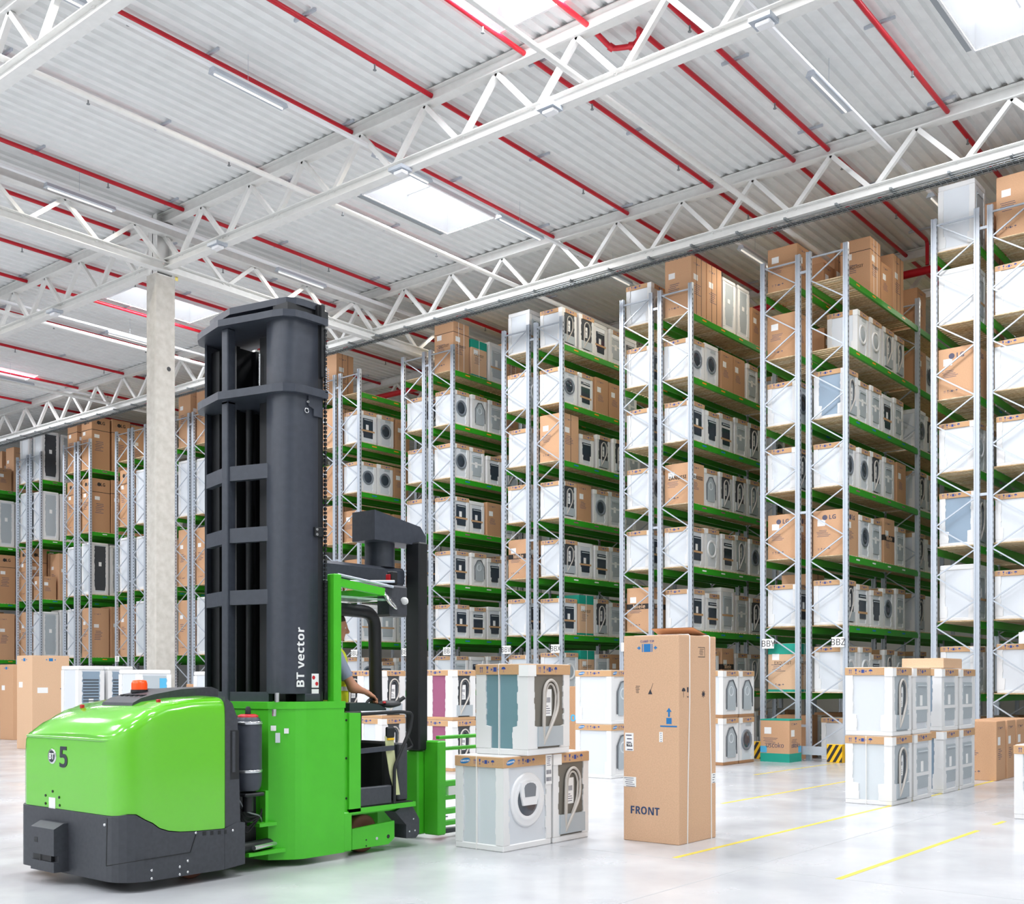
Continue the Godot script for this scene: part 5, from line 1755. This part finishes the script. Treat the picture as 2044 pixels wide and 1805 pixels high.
	for py in [1057, 1067]:
		st = S()
		e = PX(633, py, -7.48)
		lathe(st, Vector3(-7.481, e.y, e.z), Vector3.RIGHT, [[0, 0.014], [0.006, 0.012]], 10)
		part("bolt", st, M.chrome, sb)
	# front edge: rail, chain
	st = S()
	bx(st, Vector3(-7.56, 1.36, -6.5), Vector3(-7.5, 4.94, -6.56))
	bx(st, Vector3(-7.52, 4.3, -6.52), Vector3(-7.475, 4.94, -6.56))
	part("front_rail", st, M.black, t)
	st = S()
	for i in 90:
		var y = 1.5 + i * 0.036
		bx(st, Vector3(-7.49, y, -6.555), Vector3(-7.465, y + 0.024, -6.575))
		if i % 2: bx(st, Vector3(-7.485, y - 0.006, -6.558), Vector3(-7.475, y + 0.03, -6.572))
	part("lift_chain", st, M.black, t).set_meta("kind", "stuff")
	st = S()
	for i in 24:
		e = PX(651 + (i % 2) * 4, 735 + i * 2.4, -7.46)
		bx(st, e + Vector3(0, -0.004, -0.005), e + Vector3(0.004, 0.004, 0.005))
	part("chain_anchor", st, M.galv, t).set_meta("kind", "stuff")
	st = S()
	for py in [[655, 4], [690, 6], [700, 4], [768, 3], [782, 3]]: bx(st, PX(649, py[0], -7.46), PX(655, py[0] + py[1], -7.455))
	part("chain_guard", st, M.chrome, t)
	st = S()
	cb(st, Vector3(-7.62, 1.42, -6.35), Vector3(-7.49, 1.49, -6.52), 0.006)
	part("mast_foot", st, M.mast, t)
	# lettering and stickers
	var tp = PX(600, 1313, -7.498)
	text("BT vector", 0.085, M.decal_white, t, Vector3(-7.4985, tp.y, tp.z) - ORG, facing_x() * Basis(Vector3(0, 0, 1), PI / 2), 700)
	for q in [[622, 1345, 636, 1373], [622, 1376, 636, 1385]]:
		st = S()
		var a = PX(q[0], q[1], -7.5)
		var b = PX(q[2], q[3], -7.5)
		bx(st, Vector3(-7.5, a.y, a.z), Vector3(-7.4985, b.y, b.z))
		var lb = part("warning_label", st, M.decal_white, t, "white warning sticker")
		if q[1] == 1345:
			for k in 2:
				st = S()
				var c = a.lerp(b, 0.28 + 0.44 * k)
				lathe(st, Vector3(-7.4985, c.y, c.z), Vector3.RIGHT, [[0, 0.018], [0.0008, 0.017], [0.0008, 0.012]], 12)
				part("prohibition_mark", st, M.red, lb)

func turret(t):
	var st = S()
	cb(st, Vector3(-8.25, 2.56, -6.7), Vector3(-7.88, 2.74, -8.0), 0.03)
	var arm = part("carrier_arm", st, M.mast, t, "dark carrier arm above the cab")
	st = S()
	cyl(st, Vector3(-8.02, 2.74, -7.76), Vector3(-8.02, 2.98, -7.76), 0.15, -1, 24)
	part("swivel_neck", st, M.mast, t)
	st = S()
	prism(st, [Vector2(-7.48, 2.98), Vector2(-7.48, 3.27), Vector2(-8.12, 3.17), Vector2(-8.2, 3.08), Vector2(-8.2, 2.98)], 0, -8.12, -7.8)
	part("upper_arm", st, M.mast, t)
	st = S()
	cb(st, Vector3(-7.9, 0.9, -8.0), Vector3(-7.7, 3.0, -8.13), 0.015)
	part("auxiliary_mast", st, M.black, t, "slim black auxiliary mast")
	st = S()
	tube(st, bend([Vector3(-7.95, 2.3, -6.75), Vector3(-7.95, 2.28, -7.62), Vector3(-7.95, 1.35, -7.64)], 0.16, 6), 0.065, 10)
	part("cab_hoop", st, M.black, t)
	st = S()
	cb(st, Vector3(-7.74, 0.05, -8.1), Vector3(-7.53, 1.0, -8.22), 0.015)
	cb(st, Vector3(-8.8, 0.05, -8.02), Vector3(-7.74, 0.9, -8.2), 0.015)
	var ca = part("fork_carriage", st, M.body_green, t, "green fork carriage")
	for q in [[1.03, 0.035, -8.95], [0.915, 0.035, -8.95], [0.56, 0.06, -8.5], [0.42, 0.05, -8.5], [0.28, 0.06, -8.5], [0.16, 0.05, -8.5]]:
		st = S()
		cb(st, Vector3(-7.62, q[0] - q[1] / 2, -8.15), Vector3(-7.56, q[0] + q[1] / 2, q[2]), 0.006)
		part("carriage_bar", st, M.body_green, ca)
	st = S()
	bx(st, Vector3(-7.6, 0.44, -8.28), Vector3(-7.558, 0.53, -8.46))
	part("plate", st, M.decal_white, ca)
	for x in [-7.6, -8.5]:
		st = S()
		prism(st, [Vector2(-8.2, 0.1), Vector2(-9.3, 0.06), Vector2(-9.3, 0.05), Vector2(-8.2, 0.05)], 0, x - 0.1, x)
		part("fork", st, M.charcoal, ca)

# ---------------------------------------------------------------- the operator
func sdf_mesh(bones, cell: float, k: float):   # bones: [a, ra, b, rb]; surface nets of a smooth union of tapered capsules
	var lo := Vector3.INF
	var hi := -Vector3.INF
	for b in bones:
		for e in [[b[0], b[1]], [b[2], b[3]]]:
			lo = lo.min(e[0] - Vector3.ONE * (e[1] + 2.5 * cell))
			hi = hi.max(e[0] + Vector3.ONE * (e[1] + 2.5 * cell))
	var nx := int((hi.x - lo.x) / cell) + 2
	var ny := int((hi.y - lo.y) / cell) + 2
	var nz := int((hi.z - lo.z) / cell) + 2
	var f := PackedFloat32Array()
	f.resize(nx * ny * nz)
	f.fill(1e9)
	for b in bones:
		var a: Vector3 = b[0]
		var ra: float = b[1]
		var d: Vector3 = b[2] - a
		var dr: float = b[3] - ra
		var l2: float = maxf(d.length_squared(), 1e-9)
		var m: float = maxf(ra, b[3]) + 3.0 * cell + k * 0.7
		var p0: Vector3 = a.min(b[2]) - Vector3.ONE * m
		var p1: Vector3 = a.max(b[2]) + Vector3.ONE * m
		var i0 := Vector3i(((p0 - lo) / cell).floor()).clamp(Vector3i.ZERO, Vector3i(nx - 1, ny - 1, nz - 1))
		var i1 := Vector3i(((p1 - lo) / cell).ceil()).clamp(Vector3i.ZERO, Vector3i(nx - 1, ny - 1, nz - 1))
		for z in range(i0.z, i1.z + 1):
			for y in range(i0.y, i1.y + 1):
				var at := (z * ny + y) * nx
				for x in range(i0.x, i1.x + 1):
					var p := lo + Vector3(x, y, z) * cell - a
					var t := clampf(p.dot(d) / l2, 0.0, 1.0)
					var v := (p - d * t).length() - (ra + dr * t)
					var w := f[at + x]
					if w > 1e8: f[at + x] = v
					else:
						var h := maxf(k - absf(w - v), 0.0) / k
						f[at + x] = minf(w, v) - h * h * k * 0.25
	var ids := {}
	var vs := PackedVector3Array()
	var off := [0, 1, nx, nx + 1, nx * ny, nx * ny + 1, nx * ny + nx, nx * ny + nx + 1]
	for z in nz - 1:
		for y in ny - 1:
			for x in nx - 1:
				var at := (z * ny + y) * nx + x
				var neg := 0
				for o in 8:
					if f[at + off[o]] < 0.0: neg += 1
				if neg == 0 or neg == 8: continue
				var c := Vector3.ZERO
				var n := 0
				for e in [[0, 1], [2, 3], [4, 5], [6, 7], [0, 2], [1, 3], [4, 6], [5, 7], [0, 4], [1, 5], [2, 6], [3, 7]]:
					var fa := f[at + off[e[0]]]
					var fb := f[at + off[e[1]]]
					if (fa < 0.0) != (fb < 0.0):
						var t := fa / (fa - fb)
						var pa := Vector3(e[0] & 1, (e[0] >> 1) & 1, e[0] >> 2)
						var pb := Vector3(e[1] & 1, (e[1] >> 1) & 1, e[1] >> 2)
						c += pa.lerp(pb, t)
						n += 1
				ids[at] = vs.size()
				vs.append(lo + (Vector3(x, y, z) + c / n) * cell)
	var st := SurfaceTool.new()
	st.begin(Mesh.PRIMITIVE_TRIANGLES)
	st.set_smooth_group(0)
	for v in vs: st.add_vertex(v - ORG)
	var step := [1, nx, nx * ny]
	for at in ids:
		for ax in 3:
			var a := f[at]
			var nb: int = at + step[ax]
			if nb >= f.size(): continue
			var b := f[nb]
			if (a < 0.0) == (b < 0.0): continue
			var u: int = step[(ax + 1) % 3]
			var w: int = step[(ax + 2) % 3]
			if not (ids.has(at - u) and ids.has(at - w) and ids.has(at - u - w)): continue
			var q = [ids[at], ids[at - u], ids[at - u - w], ids[at - w]]
			if a >= 0.0: q.reverse()
			for i in [0, 2, 1, 0, 3, 2]: st.add_index(q[i])
	st.generate_normals()
	return st.commit()

func person():
	var base = Vector3(-8.075, 0.448, -7.16)
	var t = thing("person", "truck operator in a yellow vest standing at the controls", "person", base)
	var fd = Vector3(0.5, 0, -0.87).normalized()       # where the chest points
	var rt = Vector3(0.87, 0, 0.5).normalized()        # the operator's right
	var U = Vector3.UP
	var P = func(r, u, f): return base + rt * r + U * u + fd * f
	var neck = P.call(0.0, 1.47, 0.02)
	var hip = P.call(0.0, 0.93, 0.0)
	var rs = P.call(0.19, 1.4, 0.0)
	var ls = P.call(-0.19, 1.4, 0.0)
	var hand = PX(742, 1389, -7.68)
	var re = rs.lerp(hand, 0.46) + U * -0.13 + rt * 0.05
	var rw = hand + (re - hand).normalized() * 0.07 + U * 0.01
	var le = P.call(-0.27, 1.14, 0.14)
	var lw = P.call(-0.16, 1.05, 0.36)
	var torso = [[P.call(-0.11, 1.35, 0.0), 0.1, P.call(0.11, 1.35, 0.0), 0.1], [P.call(-0.08, 1.2, 0.02), 0.12, P.call(0.08, 1.2, 0.02), 0.12], [P.call(-0.07, 1.03, 0.01), 0.115, P.call(0.07, 1.03, 0.01), 0.115], [P.call(-0.07, 0.93, 0), 0.12, P.call(0.07, 0.93, 0), 0.12], [P.call(0, 0.95, 0), 0.12, P.call(0, 1.35, 0.01), 0.12]]
	var legs = []
	for s in [-1, 1]:
		legs.append([P.call(s * 0.09, 0.9, 0), 0.09, P.call(s * 0.1, 0.48, 0.03), 0.062])
		legs.append([P.call(s * 0.1, 0.48, 0.03), 0.062, P.call(s * 0.1, 0.09, 0.0), 0.042])
		legs.append([P.call(s * 0.1, 0.055, -0.03), 0.04, P.call(s * 0.11, 0.05, 0.14), 0.035])
	var arms = [[rs, 0.055, re, 0.043], [re, 0.043, rw, 0.028], [ls, 0.055, le, 0.043], [le, 0.043, lw, 0.028]]
	var body = torso + legs + arms + [[neck + U * -0.05, 0.06, neck + U * 0.08, 0.055]]
	var bm = MeshInstance3D.new()
	bm.name = "body"
	bm.mesh = sdf_mesh(body, 0.014, 0.05)
	bm.material_override = M.skin
	t.add_child(bm)
	# head, turned a little further to the right
	var hf = Vector3(0.62, -0.1, -0.78).normalized()
	var hr = hf.cross(U).normalized()
	var hu = hr.cross(hf).normalized()
	var hc = neck + U * 0.2 + fd * 0.03
	var Hd = func(r, u, f): return hc + hr * r + hu * u + hf * f
	var head = [[Hd.call(0, 0.035, -0.02), 0.088, Hd.call(0, 0.03, 0.015), 0.085], [Hd.call(0, -0.05, 0.03), 0.062, Hd.call(0, -0.085, 0.055), 0.036], [Hd.call(-0.035, -0.03, 0.05), 0.035, Hd.call(0.035, -0.03, 0.05), 0.035],
		[Hd.call(0, 0.02, 0.098), 0.011, Hd.call(0, -0.028, 0.118), 0.015], [Hd.call(0, -0.03, 0.112), 0.015, Hd.call(0, -0.03, 0.1), 0.018], [Hd.call(-0.018, -0.062, 0.084), 0.011, Hd.call(0.018, -0.062, 0.084), 0.011], [Hd.call(-0.03, 0.03, 0.086), 0.012, Hd.call(0.03, 0.03, 0.086), 0.012],
		[Hd.call(0, -0.1, 0.065), 0.02, Hd.call(0, -0.095, 0.06), 0.022], [neck + U * 0.03, 0.056, Hd.call(0, -0.06, -0.02), 0.06]]
	for s in [-1, 1]: head.append([Hd.call(s * 0.088, 0.015, -0.01), 0.014, Hd.call(s * 0.085, -0.03, 0.0), 0.011])
	var hm = MeshInstance3D.new()
	hm.name = "head"
	hm.mesh = sdf_mesh(head, 0.0045, 0.018)
	hm.material_override = M.skin
	bm.add_child(hm)
	for s in [-1, 1]:
		var st = S()
		lathe(st, Hd.call(s * 0.032, 0.008, 0.088), hf, [[-0.01, 0.013], [0.004, 0.009], [0.007, 0.001]], 10)
		part("eye", st, M.decal_white, hm)
		st = S()
		lathe(st, Hd.call(s * 0.032, 0.008, 0.094), hf, [[0, 0.005], [0.002, 0.001]], 8)
		part("iris", st, M.hair, hm)
	var hair = [[Hd.call(0, 0.055, -0.035), 0.09, Hd.call(0, 0.06, 0.005), 0.084], [Hd.call(0, 0.01, -0.05), 0.082, Hd.call(0, -0.03, -0.05), 0.07]]
	var hh = MeshInstance3D.new()
	hh.name = "hair"
	hh.mesh = sdf_mesh(hair, 0.006, 0.02)
	hh.material_override = M.hair
	bm.add_child(hh)
	# hands: palm and five fingers closed round the grip
	for side in [[rw, hand, 1.0], [lw, lw + fd * 0.09 + U * -0.02, -1.0]]:
		var d = (side[1] - side[0]).normalized()
		var across = d.cross(U).normalized()
		var pc = side[0] + d * 0.05
		var hb = [[side[0] - d * 0.02, 0.027, pc, 0.026], [pc - across * 0.022, 0.019, pc + d * 0.035 - across * 0.03, 0.015], [pc + across * 0.022, 0.019, pc + d * 0.035 + across * 0.03, 0.015], [pc, 0.02, pc + d * 0.04, 0.018]]
		for i in 4:
			var o = pc + d * 0.045 + across * (-0.033 + 0.022 * i)
			var len = [0.034, 0.04, 0.038, 0.03][i]
			var k1 = o + d * len * 0.8 + U * -0.014
			var k2 = k1 + U * -0.026 + d * 0.004
			hb.append([o, 0.0095, k1, 0.009])
			hb.append([k1, 0.009, k2, 0.0085])
			hb.append([k2, 0.0085, k2 - d * 0.018 + U * -0.006, 0.0075])
		var th = pc - across * 0.03 * side[2]
		hb.append([th, 0.013, th + d * 0.03 - across * 0.012 * side[2] + U * -0.016, 0.0105])
		hb.append([th + d * 0.03 - across * 0.012 * side[2] + U * -0.016, 0.0105, th + d * 0.055 + U * -0.03, 0.009])
		var m = MeshInstance3D.new()
		m.name = "hand"
		m.mesh = sdf_mesh(hb, 0.004, 0.01)
		m.material_override = M.skin
		bm.add_child(m, true)
	# clothes
	var grow = func(bs, g):
		var o = []
		for b in bs: o.append([b[0], b[1] + g, b[2], b[3] + g])
		return o
	var sh = MeshInstance3D.new()
	sh.name = "shirt"
	sh.mesh = sdf_mesh(grow.call(torso, 0.012) + [[rs, 0.072, rs.lerp(re, 0.62), 0.06], [ls, 0.072, ls.lerp(le, 0.62), 0.06]], 0.014, 0.05)
	sh.material_override = M.shirt
	t.add_child(sh)
	var vs = MeshInstance3D.new()
	vs.name = "vest"
	vs.mesh = sdf_mesh(grow.call(torso, 0.026), 0.014, 0.05)
	vs.material_override = M.vest
	t.add_child(vs)
	var rg = []
	var st = S()
	for y in [1.06, 1.1]:
		var o = []
		for i in 24:
			var a = TAU * i / 24
			o.append(P.call(0.226 * cos(a), y, 0.02 + 0.158 * sin(a)))
		rg.append(o)
	loft(st, rg, false)
	part("reflective_band", st, M.reflective, vs, "silver reflective band")
	var tr = MeshInstance3D.new()
	tr.name = "trousers"
	tr.mesh = sdf_mesh(grow.call([legs[0], legs[1], legs[3], legs[4], [P.call(-0.07, 0.93, 0), 0.12, P.call(0.07, 0.93, 0), 0.12]], 0.018), 0.016, 0.04)
	tr.material_override = M.trousers
	t.add_child(tr)
	var bt = MeshInstance3D.new()
	bt.name = "boots"
	bt.mesh = sdf_mesh(grow.call([legs[2], legs[5]], 0.012), 0.01, 0.02)
	bt.material_override = M.rubber
	t.add_child(bt)

func _ready():
	rng.seed = 20240
	light_and_camera()
	materials()
	hall()
	roof_steel()
	stock()
	rows()
	floor_goods()
	truck()
	person()
